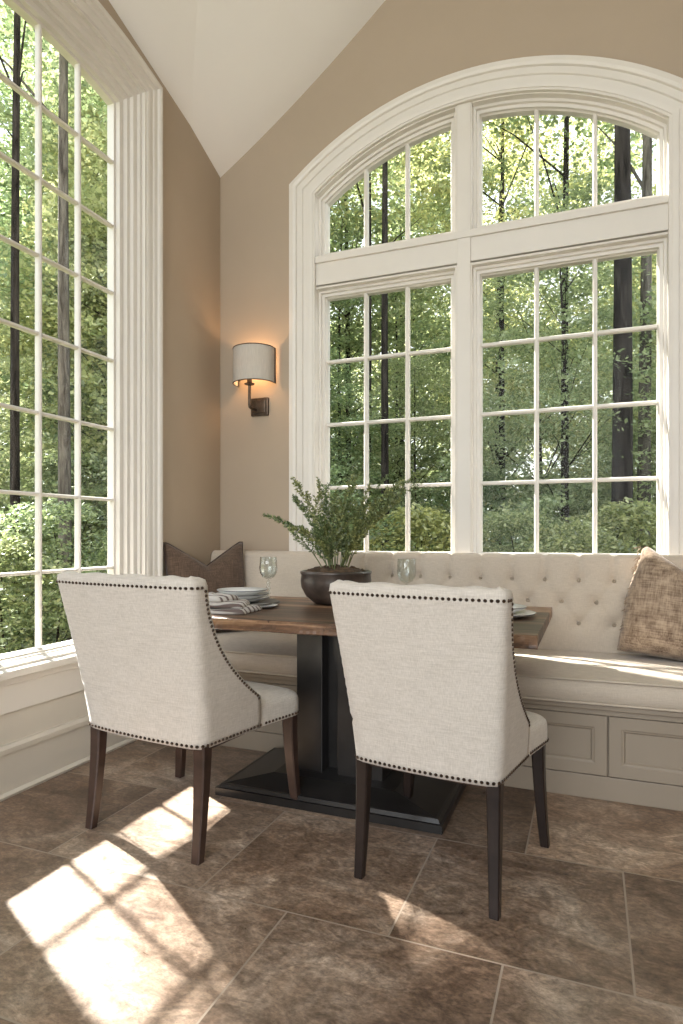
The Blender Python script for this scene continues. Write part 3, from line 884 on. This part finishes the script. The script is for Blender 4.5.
def seat_mesh():
    bm = bmesh.new(); ol = seat_outline(); n = len(ol)
    cx, cy = 0, 0.22
    lev = [(1.0, 0.375), (1.0, 0.3765), (1.0, 0.40), (1.0, 0.43), (0.995, 0.448), (0.97, 0.461), (0.90, 0.472), (0.75, 0.482), (0.5, 0.489), (0.25, 0.492)]
    rings = []
    for s, z in lev: rings.append([bm.verts.new((x * s, cy + (y - cy) * s, z)) for x, y in ol])
    for a, b in zip(rings, rings[1:]):
        for i in range(n): bm.faces.new((a[i], a[(i + 1) % n], b[(i + 1) % n], b[i]))
    bm.faces.new(rings[-1])
    inner = [bm.verts.new((x * 0.985, cy + (y - cy) * 0.985, 0.375)) for x, y in ol]
    for i in range(n): bm.faces.new((rings[0][i], inner[i], inner[(i + 1) % n], rings[0][(i + 1) % n]))
    bm.faces.new(inner[::-1])
    return bm

def leg_mesh(x, y, dx, dy, top=0.380, r0=0.021, r1=0.014):
    bm = bmesh.new(); rings = []
    for k in range(9):
        f = k / 8; z = top * (1 - f); r_ = r0 + (r1 - r0) * f
        bx_, by_ = x + dx * f ** 1.7, y + dy * f ** 1.7; c = r_ * 0.22
        rings.append([bm.verts.new((bx_ + a, by_ + b, z)) for a, b in ((-r_ + c, -r_), (r_ - c, -r_), (r_, -r_ + c), (r_, r_ - c), (r_ - c, r_), (-r_ + c, r_), (-r_, r_ - c), (-r_, -r_ + c))])
    for a, b in zip(rings, rings[1:]):
        for i in range(8): bm.faces.new((a[i], a[(i + 1) % 8], b[(i + 1) % 8], b[i]))
    bm.faces.new(rings[0]); bm.faces.new(rings[-1][::-1])
    return bm

nail = bmesh.new(); lathe(nail, [(0, 0.0042), (0.0028, 0.0036), (0.0048, 0.0018), (0.0055, 0.0), (0, -0.0005)], 10)
nail_me = bpy.data.meshes.new('nailhead'); nail.to_mesh(nail_me); nail.free(); nail_me.shade_smooth(); nail_me.materials.append(M['nail'])

def march(fn, s0, s1, step, n=600):
    """points at equal spacing along fn(s) -> (point, normal)"""
    out = []; acc = step; prev = None
    for i in range(n + 1):
        p, nn = fn(s0 + (s1 - s0) * i / n)
        if prev is not None: acc += (p - prev).length
        if acc >= step: out.append((p, nn)); acc = 0
        prev = p
    return out
def nail_rows():
    rows = []
    zt = ZT - 0.026
    top_w = 0.90
    rows += [(q, 'back') for q in march(lambda s: sh_outer(zt, s * 0.955), -1, 1, 0.0155)]
    for sg in (1, -1):
        def edge(f):
            z = zt - 0.012 - f * (zt - 0.012 - 0.485); hw, yr, w = sh_params(z)
            tot = hw - 0.032 + 0.032 * math.pi / 2 + max(0.005, w - 0.032)
            return sh_outer(z, sg * (1 - 0.010 / tot))
        rows += [(q, 'back') for q in march(edge, 0, 1, 0.0155)]
    zb = ZB + 0.010
    rows += [(q, 'back') for q in march(lambda s: sh_outer(zb, s), -1, 1, 0.0155)]
    ol = [p for p in seat_outline() if True]
    P2 = [Vector((x, y, zb)) for x, y in ol if y > 0.225]
    cum = [0]
    for a, b in zip(P2, P2[1:]): cum.append(cum[-1] + (b - a).length)
    def so(f):
        d = f * cum[-1]; k = max(0, min(len(P2) - 2, int(np.searchsorted(cum, d)) - 1))
        g = (d - cum[k]) / max(1e-6, cum[k + 1] - cum[k]); t = (P2[k + 1] - P2[k]).normalized()
        return P2[k].lerp(P2[k + 1], g), Vector((t.y, -t.x, 0))
    rows += [(q, 'seat') for q in march(so, 0, 1, 0.0155)]
    return rows
NAILS = nail_rows()
chair_meshes = {}
def make_chair(label, loc, rz, leg_m, sc=(1, 1, 1)):
    root = empty('dining_chair', loc, rz); root.scale = sc
    tag(root, label, 'chair', 'nailhead dining chairs')
    if not chair_meshes:
        for k, b in (('back', shell_mesh()), ('seat', seat_mesh())):
            bmesh.ops.recalc_face_normals(b, faces=b.faces)
            me = bpy.data.meshes.new(k); b.to_mesh(me); b.free(); me.materials.append(M['linen']); me.shade_smooth(); chair_meshes[k] = me
    back = obj('backrest', chair_meshes['back'], None, root)
    seat = subsurf(obj('seat', chair_meshes['seat'], None, root))
    bm = bmesh.new(); box(bm, -0.205, 0.205, 0.0, 0.43, 0.352, 0.378, 0.004); obj('seat_frame', bm, M['dark_leg'], root)
    for sx_, y, dx, dy in ((1, 0.0, 0.010, -0.035), (-1, 0.0, 0.003, -0.035), (1, 0.43, 0.020, 0.012), (-1, 0.43, -0.020, 0.012)):
        xx = sx_ * (0.207 if y < 0.1 else 0.234)
        autosmooth(obj('leg', leg_mesh(xx, y, dx, dy), leg_m, root), 30)
    # the hundred nails nearest the viewer are pieces of their own, the rest one trim
    Mw = Matrix.Translation(loc) @ Matrix.Rotation(rz, 4, 'Z') @ Matrix.Diagonal((*sc, 1)); eye = Vector((0, 0, 1.1))
    def rank(q):
        p = Mw @ q[0][0]; nn = (Mw.to_3x3() @ q[0][1]).normalized(); v = eye - p
        return -(nn.dot(v.normalized()) > 0.05) * 10 + v.length
    order = sorted(NAILS, key=rank)
    up = Vector((0, 0, 1))
    for (p, nn), where in order[:100]:
        o = bpy.data.objects.new('nailhead', nail_me); link(o, back if where == 'back' else seat)
        o.location = p; o.rotation_euler = up.rotation_difference(nn).to_euler()
    bm = bmesh.new()
    for (p, nn), where in order[100:]:
        bm.from_mesh(nail_me); bm.verts.ensure_lookup_table()
        k = len(nail_me.vertices)
        bmesh.ops.transform(bm, matrix=Matrix.Translation(p) @ up.rotation_difference(nn).to_matrix().to_4x4(), verts=bm.verts[-k:])
    o = obj('nailhead_trim', bm, M['nail'], root, True); o['kind'] = 'stuff'
    return root
make_chair('cream linen nailhead chair on the left, beside the left window', Vector((-1.490, 1.862, 0)), -0.134, M['dark_leg'], (1.25, 1.12, 1.0))
make_chair('cream linen nailhead chair on the right, in front of the potted plant and bench', Vector((-0.474, 1.913, 0)), -0.137, M['shaded_leg'], (1.045, 1.048, 0.99))

# ------------------------------------------------------------------ things on the table
TZ = 0.7605
def plate(name, label, x, y, z, r, group, deep=0.016, m=None, rim=True, cat='plate'):
    root = empty(name, (x, y, z)); tag(root, label, cat, group)
    bm = bmesh.new(); lathe(bm, [(0, 0.0), (r * 0.55, 0.0), (r * 0.62, 0.003), (r * 0.98, deep * 0.85), (r, deep), (r * 0.985, deep + 0.003), (r * 0.70, deep * 0.5 + 0.002), (r * 0.58, 0.006), (0, 0.005)], 48)
    obj('plate_body', bm, m or M['porcelain'], root, True)
    if rim:
        bm = bmesh.new(); t = [(r * math.cos(a), r * math.sin(a), deep + 0.001) for a in np.linspace(0, 2 * math.pi, 49)]
        tube(bm, t, 0.0022, 6, False); obj('rim', bm, M['rim_grey'], root, True)
    return root
px, py = -1.60, 2.70
plate('charger_plate', 'dark flat charger under the left stack of plates', px + 0.03, py, TZ, 0.165, None, 0.012, M['slate'], False)
plate('dinner_plate', 'lowest grey-rimmed plate of the left stack by the goblet', px, py, TZ + 0.008, 0.140, 'plates stacked on the left of the table', 0.024)
plate('dinner_plate', 'middle grey-rimmed plate of the left stack by the goblet', px + 0.004, py, TZ + 0.026, 0.132, 'plates stacked on the left of the table', 0.024)
plate('dinner_plate', 'topmost pale plate of the left stack by the goblet', px + 0.006, py + 0.004, TZ + 0.046, 0.122, 'plates stacked on the left of the table', 0.024)
plate('saucer', 'small flat saucer lying at the front of the left place setting', -1.425, 2.60, TZ, 0.072, None, 0.010)
plate('dinner_plate', 'lower white plate at the right end of the table', -0.345, 2.70, TZ, 0.138, 'plates at the right end of the table', 0.016)
plate('salad_plate', 'raised upper white plate at the right end of the table', -0.365, 2.72, TZ + 0.012, 0.118, 'plates at the right end of the table', 0.026)
dish = empty('small_dish', (-0.40, 2.72, TZ + 0.020)); tag(dish, 'small white dish on the plates at the right end of the table', 'dish')
bm = bmesh.new(); lathe(bm, [(0, 0), (0.045, 0), (0.06, 0.018), (0.075, 0.040), (0.072, 0.041), (0.056, 0.02), (0.042, 0.006), (0, 0.005)], 36); obj('dish_body', bm, M['porcelain'], dish, True)
bm = bmesh.new(); tube(bm, [(0.066 * math.cos(a), 0.066 * math.sin(a), 0.026) for a in np.linspace(0, 2 * math.pi, 37)], 0.0025, 6, False); obj('band', bm, M['rim_grey'], dish, True)

def napkin(label, x, y, z, w, d, rz, seed, lift=0.0):
    r_ = random.Random(seed); n, m_ = 26, 18; bm = bmesh.new(); g = [[], []]
    ph = [r_.uniform(0, 6.28) for _ in range(4)]
    for s in (0, 1):
        for i in range(n):
            row = []
            for j in range(m_):
                u, v = i / (n - 1), j / (m_ - 1)
                ed = min(u, 1 - u, v, 1 - v)
                wav = 0.003 * math.sin(7 * u + ph[0]) + 0.003 * math.sin(9 * v + ph[1]) + lift * (0.5 + 0.5 * math.sin(10 * u + 4 * v + ph[2])) * max(0, 1 - 2.2 * u)
                top = 0.017 * min(1, ed / 0.06) ** 0.5 + wav
                xx = (u - 0.5) * w + 0.006 * math.sin(5 * v + ph[3]); yy = (v - 0.5) * d + 0.006 * math.sin(6 * u + ph[2])
                row.append(bm.verts.new((xx, yy, 0.0015 + max(0.0025, top + 0.004) if s else 0.0008)))
            g[s].append(row)
    for i in range(n - 1):
        for j in range(m_ - 1):
            bm.faces.new((g[1][i][j], g[1][i + 1][j], g[1][i + 1][j + 1], g[1][i][j + 1])); bm.faces.new((g[0][i][j], g[0][i][j + 1], g[0][i + 1][j + 1], g[0][i + 1][j]))
    for i in range(n - 1):
        bm.faces.new((g[0][i][0], g[0][i + 1][0], g[1][i + 1][0], g[1][i][0])); bm.faces.new((g[0][i][-1], g[1][i][-1], g[1][i + 1][-1], g[0][i + 1][-1]))
    for j in range(m_ - 1):
        bm.faces.new((g[0][0][j], g[1][0][j], g[1][0][j + 1], g[0][0][j + 1])); bm.faces.new((g[0][-1][j], g[0][-1][j + 1], g[1][-1][j + 1], g[1][-1][j]))
    o = obj('folded_napkin', bm, M['napkin'], None, True); o.location = (x, y, z); o.rotation_euler = (0, 0, rz)
    return tag(o, label, 'napkin', 'folded napkins on the left of the table')
napkin('lowest striped folded napkin in front of the left plates', -1.525, 2.405, TZ, 0.30, 0.20, R(8), 3)
napkin('middle striped folded napkin in front of the left plates', -1.545, 2.415, TZ + 0.0235, 0.26, 0.18, R(18), 5)
napkin('crumpled topmost napkin in front of the left plates', -1.585, 2.425, TZ + 0.047, 0.20, 0.15, R(-6), 9, 0.028)

def goblet(label, x, y):
    root = empty('wine_goblet', (x, y, TZ)); tag(root, label, 'glass', 'crystal goblets on the table')
    bm = bmesh.new(); lathe(bm, [(0, 0.0), (0.037, 0.0), (0.037, 0.003), (0.012, 0.008), (0.007, 0.018), (0.013, 0.030), (0.007, 0.042), (0.014, 0.056), (0.007, 0.070), (0.012, 0.084), (0.006, 0.098), (0, 0.104)], 28)
    autosmooth(obj('stem', bm, M['crystal'], root), 50)
    bm = bmesh.new(); n_ = 36; pr = [(0.012, 0.105), (0.030, 0.114), (0.043, 0.136), (0.047, 0.160), (0.046, 0.190), (0.044, 0.222), (0.0432, 0.2225), (0.0428, 0.220), (0.0445, 0.190), (0.0452, 0.160), (0.041, 0.139), (0.028, 0.118), (0.0, 0.110)]
    lathe(bm, [(0, 0.104)] + pr, n_)
    for v in bm.verts:                                   # cut facets round the lower bowl
        r_ = math.hypot(v.co.x, v.co.y)
        if 0.11 < v.co.z < 0.18 and r_ > 0.02:
            k_ = 1 + 0.03 * math.cos(math.atan2(v.co.y, v.co.x) * 12); v.co.x *= k_; v.co.y *= k_
    obj('bowl', bm, M['crystal'], root, True)
    return root
goblet('crystal goblet standing beside the left stack of plates', -1.60, 2.985)
goblet('crystal goblet standing right of the potted plant behind the right chair', -0.835, 2.98)

# ------------------------------------------------------------------ potted plant
PX, PY = -1.175, 2.90
pot = empty('potted_fern', (PX, PY, TZ)); tag(pot, 'feathery green plant in a brown glazed bowl in the middle of the table', 'plant')
bm = bmesh.new(); lathe(bm, [(0, 0), (0.095, 0), (0.11, 0.006), (0.150, 0.038), (0.172, 0.08), (0.177, 0.115), (0.172, 0.143), (0.178, 0.150), (0.178, 0.160), (0.168, 0.163), (0.160, 0.155), (0.160, 0.12), (0.10, 0.10), (0, 0.10)], 56)
obj('bowl', bm, M['pot'], pot, True)
bm = bmesh.new(); vs_ = []
for i in range(15):
    r_ = 0.158 * i / 14
    for k in range(40):
        a = 2 * math.pi * k / 40; vs_.append(bm.verts.new((r_ * math.cos(a), r_ * math.sin(a), 0.152 + 0.030 * math.cos(r_ / 0.158 * 1.5) + (random.uniform(-0.012, 0.014) if i < 14 else -0.01))))
for i in range(14):
    for k in range(40):
        bm.faces.new((vs_[i * 40 + k], vs_[i * 40 + (k + 1) % 40], vs_[(i + 1) * 40 + (k + 1) % 40], vs_[(i + 1) * 40 + k]))
obj('moss', bm, M['soil'], pot, True)

def frond(az, length, lean, droop, seed):
    r_ = random.Random(seed)
    d = Vector((math.cos(az), math.sin(az), 0)); side = Vector((-d.y, d.x, 0))
    base = d * r_.uniform(0.01, 0.075) + side * r_.uniform(-0.03, 0.03) + Vector((0, 0, 0.15))
    pts = []
    n = 26
    p = base.copy(); ang = lean * 0.45
    for k in range(n):
        pts.append(p.copy()); f = k / (n - 1)
        a = lean * 0.45 + (lean * 0.75) * f + droop * f * f
        p = p + (d * math.sin(a) + Vector((0, 0, math.cos(a))) + side * 0.10 * math.sin(5 * f + seed)) * (length / n)
    bm = bmesh.new(); tube(bm, pts, [0.0028 * (1 - 0.75 * k / n) for k in range(n)], 4, False)
    def leaflet(p, dirv, l, w):
        dirv = dirv.normalized(); up = Vector((r_.uniform(-1, 1), r_.uniform(-1, 1), r_.uniform(-0.2, 1)))
        sd = dirv.cross(up).normalized() * w
        a = bm.verts.new(p); b = bm.verts.new(p + dirv * l * 0.45 + sd); c = bm.verts.new(p + dirv * l); e = bm.verts.new(p + dirv * l * 0.45 - sd)
        bm.faces.new((a, b, c, e))
    def dress(ps, dens, l0):
        for k in range(len(ps) - 1):
            t = (ps[k + 1] - ps[k]); tn = t.normalized(); f = k / len(ps)
            for q in range(dens):
                o_ = ps[k] + t * r_.random(); rv = Vector((r_.gauss(0, 1), r_.gauss(0, 1), r_.gauss(0, 1))); rv -= tn * rv.dot(tn); rv.normalize()
                leaflet(o_, rv * 0.9 + tn * 0.65, l0 * r_.uniform(0.7, 1.15) * (1 - 0.35 * f), l0 * 0.17)
    dress(pts[5:], 6, 0.024)
    for k in range(7, n - 2, 3):
        t = (pts[k + 1] - pts[k]).normalized(); sg = 1 if (k // 2) % 2 else -1
        sdir = (t * 1.0 + side * sg * 0.6 + d * r_.uniform(-0.3, 0.3) + Vector((0, 0, r_.uniform(-0.1, 0.3)))).normalized()
        L_ = length * r_.uniform(0.14, 0.24) * (1.15 - 0.5 * k / n); tw = [pts[k] + sdir * L_ * q / 7 + Vector((0, 0, -0.012 * (q / 7) ** 2)) for q in range(8)]
        tube(bm, tw, 0.0012, 3, False); dress(tw[1:], 5, 0.020)
    return obj('frond', bm, M['frond'], pot)
k = 0
for ring, cnt, ln, le in ((0, 7, 0.50, 0.12), (1, 10, 0.50, 0.52), (2, 10, 0.45, 0.92)):
    for i in range(cnt):
        az = 2 * math.pi * (i + 0.5 * (ring % 2) + random.uniform(-0.25, 0.25)) / cnt
        k += 1; frond(az, ln * random.uniform(0.80, 1.12), le * random.uniform(0.8, 1.2), random.uniform(0.0, 0.35), k * 3 + 1)
# the long arching sprays on the right
for az, ln, le, dr in ((-0.2, 0.60, 0.78, 0.15), (0.25, 0.70, 0.72, 0.3), (0.5, 0.66, 0.85, 0.2), (0.6, 0.60, 0.60, 0.3), (3.3, 0.46, 0.42, 0.4), (0.1, 0.56, 0.5, 0.2)):
    k += 1; frond(az, ln, le, dr, k * 3 + 1)

# ------------------------------------------------------------------ the woods outside
GZ = -0.45
bm = bmesh.new()
gx = np.linspace(-70, 50, 40); gy = np.linspace(-30, 80, 38)
gv = [[bm.verts.new((x, y, GZ + 0.15 * math.sin(x * 0.4) * math.cos(y * 0.33) * min(1, max(0, (math.hypot(x, y) - 8) / 10)))) for y in gy] for x in gx]
for i in range(len(gx) - 1):
    for j in range(len(gy) - 1): bm.faces.new((gv[i][j], gv[i + 1][j], gv[i + 1][j + 1], gv[i][j + 1]))
tag(obj('ground', bm, M['ground']), 'leafy forest floor outside the windows', 'ground', kind='structure')

def leaf_mesh(name, centers, radii, per, half, m, seed, flat=0.28):
    """leaf sprays: each spray is a flattened cloud of small diamond leaves"""
    g = np.random.default_rng(seed)
    ns = len(centers); N = ns * per
    c = np.repeat(np.asarray(centers), per, 0); rr = np.repeat(np.asarray(radii), per)
    d = g.normal(size=(N, 3)); d /= np.linalg.norm(d, axis=1)[:, None]
    d *= (g.random(N) ** 0.45)[:, None]
    pos = c + d * rr[:, None] * np.array((1, 1, flat)); 
    pos[:, 2] -= 0.25 * (d[:, 0] ** 2 + d[:, 1] ** 2) * rr
    nrm = g.normal(size=(N, 3)) * 0.55 + np.array((0, 0, 1.0)); nrm /= np.linalg.norm(nrm, axis=1)[:, None]
    t = g.normal(size=(N, 3)); t -= nrm * (t * nrm).sum(1)[:, None]; t /= np.linalg.norm(t, axis=1)[:, None]
    b = np.cross(nrm, t)
    s = half * g.uniform(0.65, 1.25, N)
    V = np.empty((N, 4, 3), np.float32)
    V[:, 0] = pos - t * s[:, None]; V[:, 1] = pos + b * (s * 0.55)[:, None]; V[:, 2] = pos + t * s[:, None]; V[:, 3] = pos - b * (s * 0.55)[:, None]
    me = bpy.data.meshes.new(name)
    me.vertices.add(N * 4); me.vertices.foreach_set('co', V.reshape(-1))
    me.loops.add(N * 4); me.loops.foreach_set('vertex_index', np.arange(N * 4, dtype=np.int32))
    me.polygons.add(N); me.polygons.foreach_set('loop_start', np.arange(0, N * 4, 4, dtype=np.int32)); me.polygons.foreach_set('loop_total', np.full(N, 4, np.int32))
    me.update(calc_edges=True); me.materials.append(m)
    return me

def crown(name, z0, z1, rad, sprays, per, half, m, seed, shape='tall', spray_r=(0.35, 0.8)):
    g = np.random.default_rng(seed); cs = []
    while len(cs) < sprays:
        f = g.random(); a = g.random() * 2 * math.pi
        prof_ = (math.sin(math.pi * min(1, f * 0.85 + 0.12)) ** 0.6) if shape == 'tall' else math.sqrt(max(0, 1 - f * f))
        r_ = rad * prof_ * g.random() ** 0.5
        cs.append((r_ * math.cos(a), r_ * math.sin(a), z0 + (z1 - z0) * f))
    return leaf_mesh(name, cs, g.uniform(*spray_r, size=sprays), per, half, m, seed + 1), cs

def trunk_mesh(name, h, r0, seed, cs=None, lean=(0, 0), m=None, nb=14):
    r_ = random.Random(seed); bm = bmesh.new(); n = 16; pts = []
    for k in range(n):
        f = k / (n - 1); pts.append(Vector((lean[0] * f + 0.10 * math.sin(3 * f + seed) * f, lean[1] * f + 0.10 * math.cos(2.3 * f + seed) * f, h * f)))
    tube(bm, pts, [r0 * (1.25 if k == 0 else 1.0) * (1 - 0.8 * k / n) for k in range(n)], 10)
    if cs:
        for c in r_.sample(cs, min(nb, len(cs))):
            c = Vector(c); zz = max(0.6, c.z - 0.5 * math.hypot(c.x, c.y) - 0.2); k = min(n - 2, max(0, int(zz / h * (n - 1)))); a = pts[k]
            mid_ = a.lerp(c, 0.5) + Vector((0, 0, 0.12)); rr = r0 * (1 - 0.8 * k / n) * 0.42
            tube(bm, [a, mid_, c], [rr, rr * 0.6, rr * 0.2], 5, False)
    me = bpy.data.meshes.new(name); bm.to_mesh(me); bm.free(); me.shade_smooth(); me.materials.append(m or M['bark'])
    return me

CR = {}
def get_crown(kind):
    if kind not in CR:
        a = dict(
            tall=('foliage', 4.2, 13.5, 2.9, 230, 150, 0.050, M['leaf'], 11, 'tall', (0.4, 0.95)),
            high=('foliage', 7.6, 14.5, 2.4, 75, 140, 0.050, M['leaf'], 21, 'tall', (0.4, 0.9)),
            young=('foliage', 0.9, 6.2, 1.75, 170, 130, 0.036, M['leaf'], 31, 'tall', (0.3, 0.7)),
            shade=('foliage', 8.76, 12.6, 0.9, 300, 90, 0.06, M['leaf'], 27, 'tall', (0.25, 0.45)),
            far=('foliage', 1.2, 13.0, 3.4, 300, 120, 0.080, M['leaf'], 41, 'tall', (0.5, 1.2)),
            farhaze=('foliage', 0.8, 11.0, 3.4, 300, 120, 0.080, M['leaf_haze'], 51, 'tall', (0.5, 1.2)),
            shrub=('foliage', 0.1, 1.9, 1.35, 110, 130, 0.030, M['leaf_bush'], 61, 'dome', (0.25, 0.5)),
            shrubl=('foliage', 0.1, 2.3, 1.45, 110, 130, 0.030, M['leaf_bush'], 71, 'dome', (0.25, 0.5)))[kind]
        CR[kind] = crown(*a)
        if kind == 'shade':             # loose lower sprays that dapple the light
            g = np.random.default_rng(3)
            cs = CR[kind][1] + [(g.uniform(-0.9, 0.9), g.uniform(-0.9, 0.9), g.uniform(7.4, 8.8)) for _ in range(6)]
            CR[kind] = (leaf_mesh('foliage', cs, g.uniform(0.2, 0.42, size=len(cs)), 80, 0.06, M['leaf'], 28), cs)
    return CR[kind]
TR = {}
def tree(kind, x, y, label, group=None, h=None, r0=0.10, bark='bark', rz=0.0, scale=1.0, own=None, cat='tree', name=None):
    root = empty(name or {'shrub': 'shrub', 'shrubl': 'shrub'}.get(kind, 'tree'), (x, y, GZ), rz); root.scale = (scale,) * 3
    tag(root, label, cat, group)
    me, cs = get_crown(kind)
    fo = obj('foliage', me, None, root)
    hh = {'tall': 13.2, 'high': 14.0, 'shade': 12.5, 'young': 6.0, 'far': 12.5, 'farhaze': 10.5, 'shrub': 1.6, 'shrubl': 2.0}[kind]
    key = (kind, round(r0, 3), bark) if own is None else own
    if key not in TR: TR[key] = trunk_mesh('trunk', hh, r0, hash(kind) % 7 if False else len(TR) + 3, cs, (0, 0), M[bark], 8 if 'shrub' in kind else 18)
    obj('trunk', TR[key], None, root)
    return root
def polar(px, dist):
    """ground position seen through image column px at a given distance, used to lay out the wood in plan"""
    a = (px - 341.5) / 629.0
    v = Vector((-0.3675 + a * 0.930, 0.930 + a * 0.3675)).normalized()
    return v.x * dist, v.y * dist


WINDOWS = ((-2.40, 2.215, 0.43, 0.6, 3.45), (-0.61, 3.70, 0.43, 1.05, 3.5))       # x, y, half width across the sun, sill, head
SUN2 = Vector((-SUN_DIR.x, -SUN_DIR.y)).normalized(); RISE = -SUN_DIR.z / math.hypot(SUN_DIR.x, SUN_DIR.y)
def shades_window(x, y, rad, z0, z1):
    """does a crown at x, y stand in the sunlight on its way to a window?"""
    for wx, wy, hw, zl, zh in WINDOWS:
        d = Vector((x - wx, y - wy)); t = d.dot(SUN2); p = abs(d.x * SUN2.y - d.y * SUN2.x)
        if t > 0 and p < hw + rad and zl + RISE * (t - rad) < z1 and zh + RISE * (t + rad) > z0: return True
    return False
EXT = dict(tall=(2.3, 3.6, 13.0), high=(2.2, 6.6, 14.0), young=(1.5, 0.5, 5.8), far=(2.8, 0.8, 12.5), farhaze=(2.8, 0.4, 10.5), shrub=(1.3, -0.4, 1.5), shrubl=(1.4, -0.4, 1.9))

WHERE = lambda x, y: (None if not 83 < math.degrees(math.atan2(y, x)) < 141 else 'the left window' if math.degrees(math.atan2(y, x)) > 122 else "the back window's left unit" if math.degrees(math.atan2(y, x)) > 101.5 else "the back window's right unit")

# the trunks one can pick out
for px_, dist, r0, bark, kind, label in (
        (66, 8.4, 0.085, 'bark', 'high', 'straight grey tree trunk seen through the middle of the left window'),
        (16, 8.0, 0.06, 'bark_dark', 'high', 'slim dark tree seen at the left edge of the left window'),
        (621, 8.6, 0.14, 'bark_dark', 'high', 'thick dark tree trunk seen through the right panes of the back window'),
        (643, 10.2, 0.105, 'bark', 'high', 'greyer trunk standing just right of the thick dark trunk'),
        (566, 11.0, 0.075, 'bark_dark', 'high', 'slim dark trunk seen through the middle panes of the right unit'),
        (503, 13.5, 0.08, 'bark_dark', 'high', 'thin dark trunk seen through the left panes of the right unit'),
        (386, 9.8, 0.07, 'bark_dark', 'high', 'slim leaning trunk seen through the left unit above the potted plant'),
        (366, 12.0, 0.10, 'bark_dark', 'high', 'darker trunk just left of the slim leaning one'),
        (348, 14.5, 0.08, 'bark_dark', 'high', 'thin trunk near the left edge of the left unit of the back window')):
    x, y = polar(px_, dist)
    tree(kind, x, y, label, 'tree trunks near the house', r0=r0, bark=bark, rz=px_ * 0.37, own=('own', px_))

r2 = random.Random(5)
ORD = ('leftmost', 'second from left', 'third from left', 'fourth from left', 'fifth from left', 'sixth from left', 'seventh from left')
def plant(kinds, ring, n, az0, az1, one, many, r0, smin, smax, jit=0.08, cat='tree'):
    rowt = {}
    for i in range(n):
        az = R(az0 + (az1 - az0) * (i + r2.uniform(0.2, 0.8)) / n); dd = ring * r2.uniform(1 - jit, 1 + jit)
        kd = kinds[i % len(kinds)]; s_ = r2.uniform(smin, smax); rz = r2.uniform(0, 6)
        x, y = dd * math.cos(az), dd * math.sin(az)
        rad, z0, z1 = EXT[kd]
        if shades_window(x, y, rad * s_ * 0.9, GZ + (z0 + 0.45) * s_, GZ + (z1 + 0.45) * s_): continue
        w_ = WHERE(x, y) or ('left of the left window' if az > R(110) else 'right of the back window')
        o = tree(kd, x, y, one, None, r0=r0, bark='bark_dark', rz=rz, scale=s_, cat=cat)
        rowt.setdefault(w_, []).append((az, o))
    for w_, lst in rowt.items():
        lst.sort(key=lambda q: -q[0])
        for k_, (az, o) in enumerate(lst):
            by = w_ if w_.startswith(('left', 'right')) else 'beyond ' + w_
            o['label'] = (ORD[k_] + ' of the ' + many if len(lst) > 1 else 'only ' + one) + ' ' + by; o['group'] = many + ' ' + by

plant(('shrub', 'shrubl', 'shrub'), 7.0, 13, 70, 150, 'low bush near the house', 'low bushes near the house', 0.02, 0.7, 1.0, 0.1, 'shrub')
plant(('young',), 10.5, 6, 72, 146, 'slender young tree near the house', 'slender young trees nearby', 0.035, 0.75, 1.05)
plant(('shrubl', 'shrub'), 11.5, 12, 70, 150, 'taller bush behind the low bushes', 'taller bushes farther back', 0.02, 1.1, 1.6, 0.1, 'shrub')
plant(('young',), 14.5, 8, 70, 148, 'mid-distance young tree', 'mid-distance young trees', 0.04, 1.15, 1.5)
plant(('tall', 'far', 'tall'), 19.0, 9, 68, 146, 'tall tree far back', 'tall trees far back', 0.11, 0.85, 1.1)
plant(('far', 'farhaze'), 25.0, 12, 68, 150, 'most distant pale tree', 'most distant pale trees', 0.11, 0.8, 1.0)
plant(('tall', 'far'), 16.5, 6, 123, 145, 'broad mid-distance tree', 'broad mid-distance trees', 0.11, 0.85, 1.05)
plant(('young',), 13.0, 4, 124, 143, 'bright young tree', 'bright young trees', 0.04, 1.3, 1.6)
plant(('tall',), 20.0, 4, 124, 144, 'very tall tree', 'very tall trees', 0.12, 1.2, 1.4)
# unseen tree added left of the view to keep sun off the window's upper panes
tree('shade', -9.72, 5.49, 'tall shade tree standing left of the view beyond the left window', r0=0.11, rz=0.6)
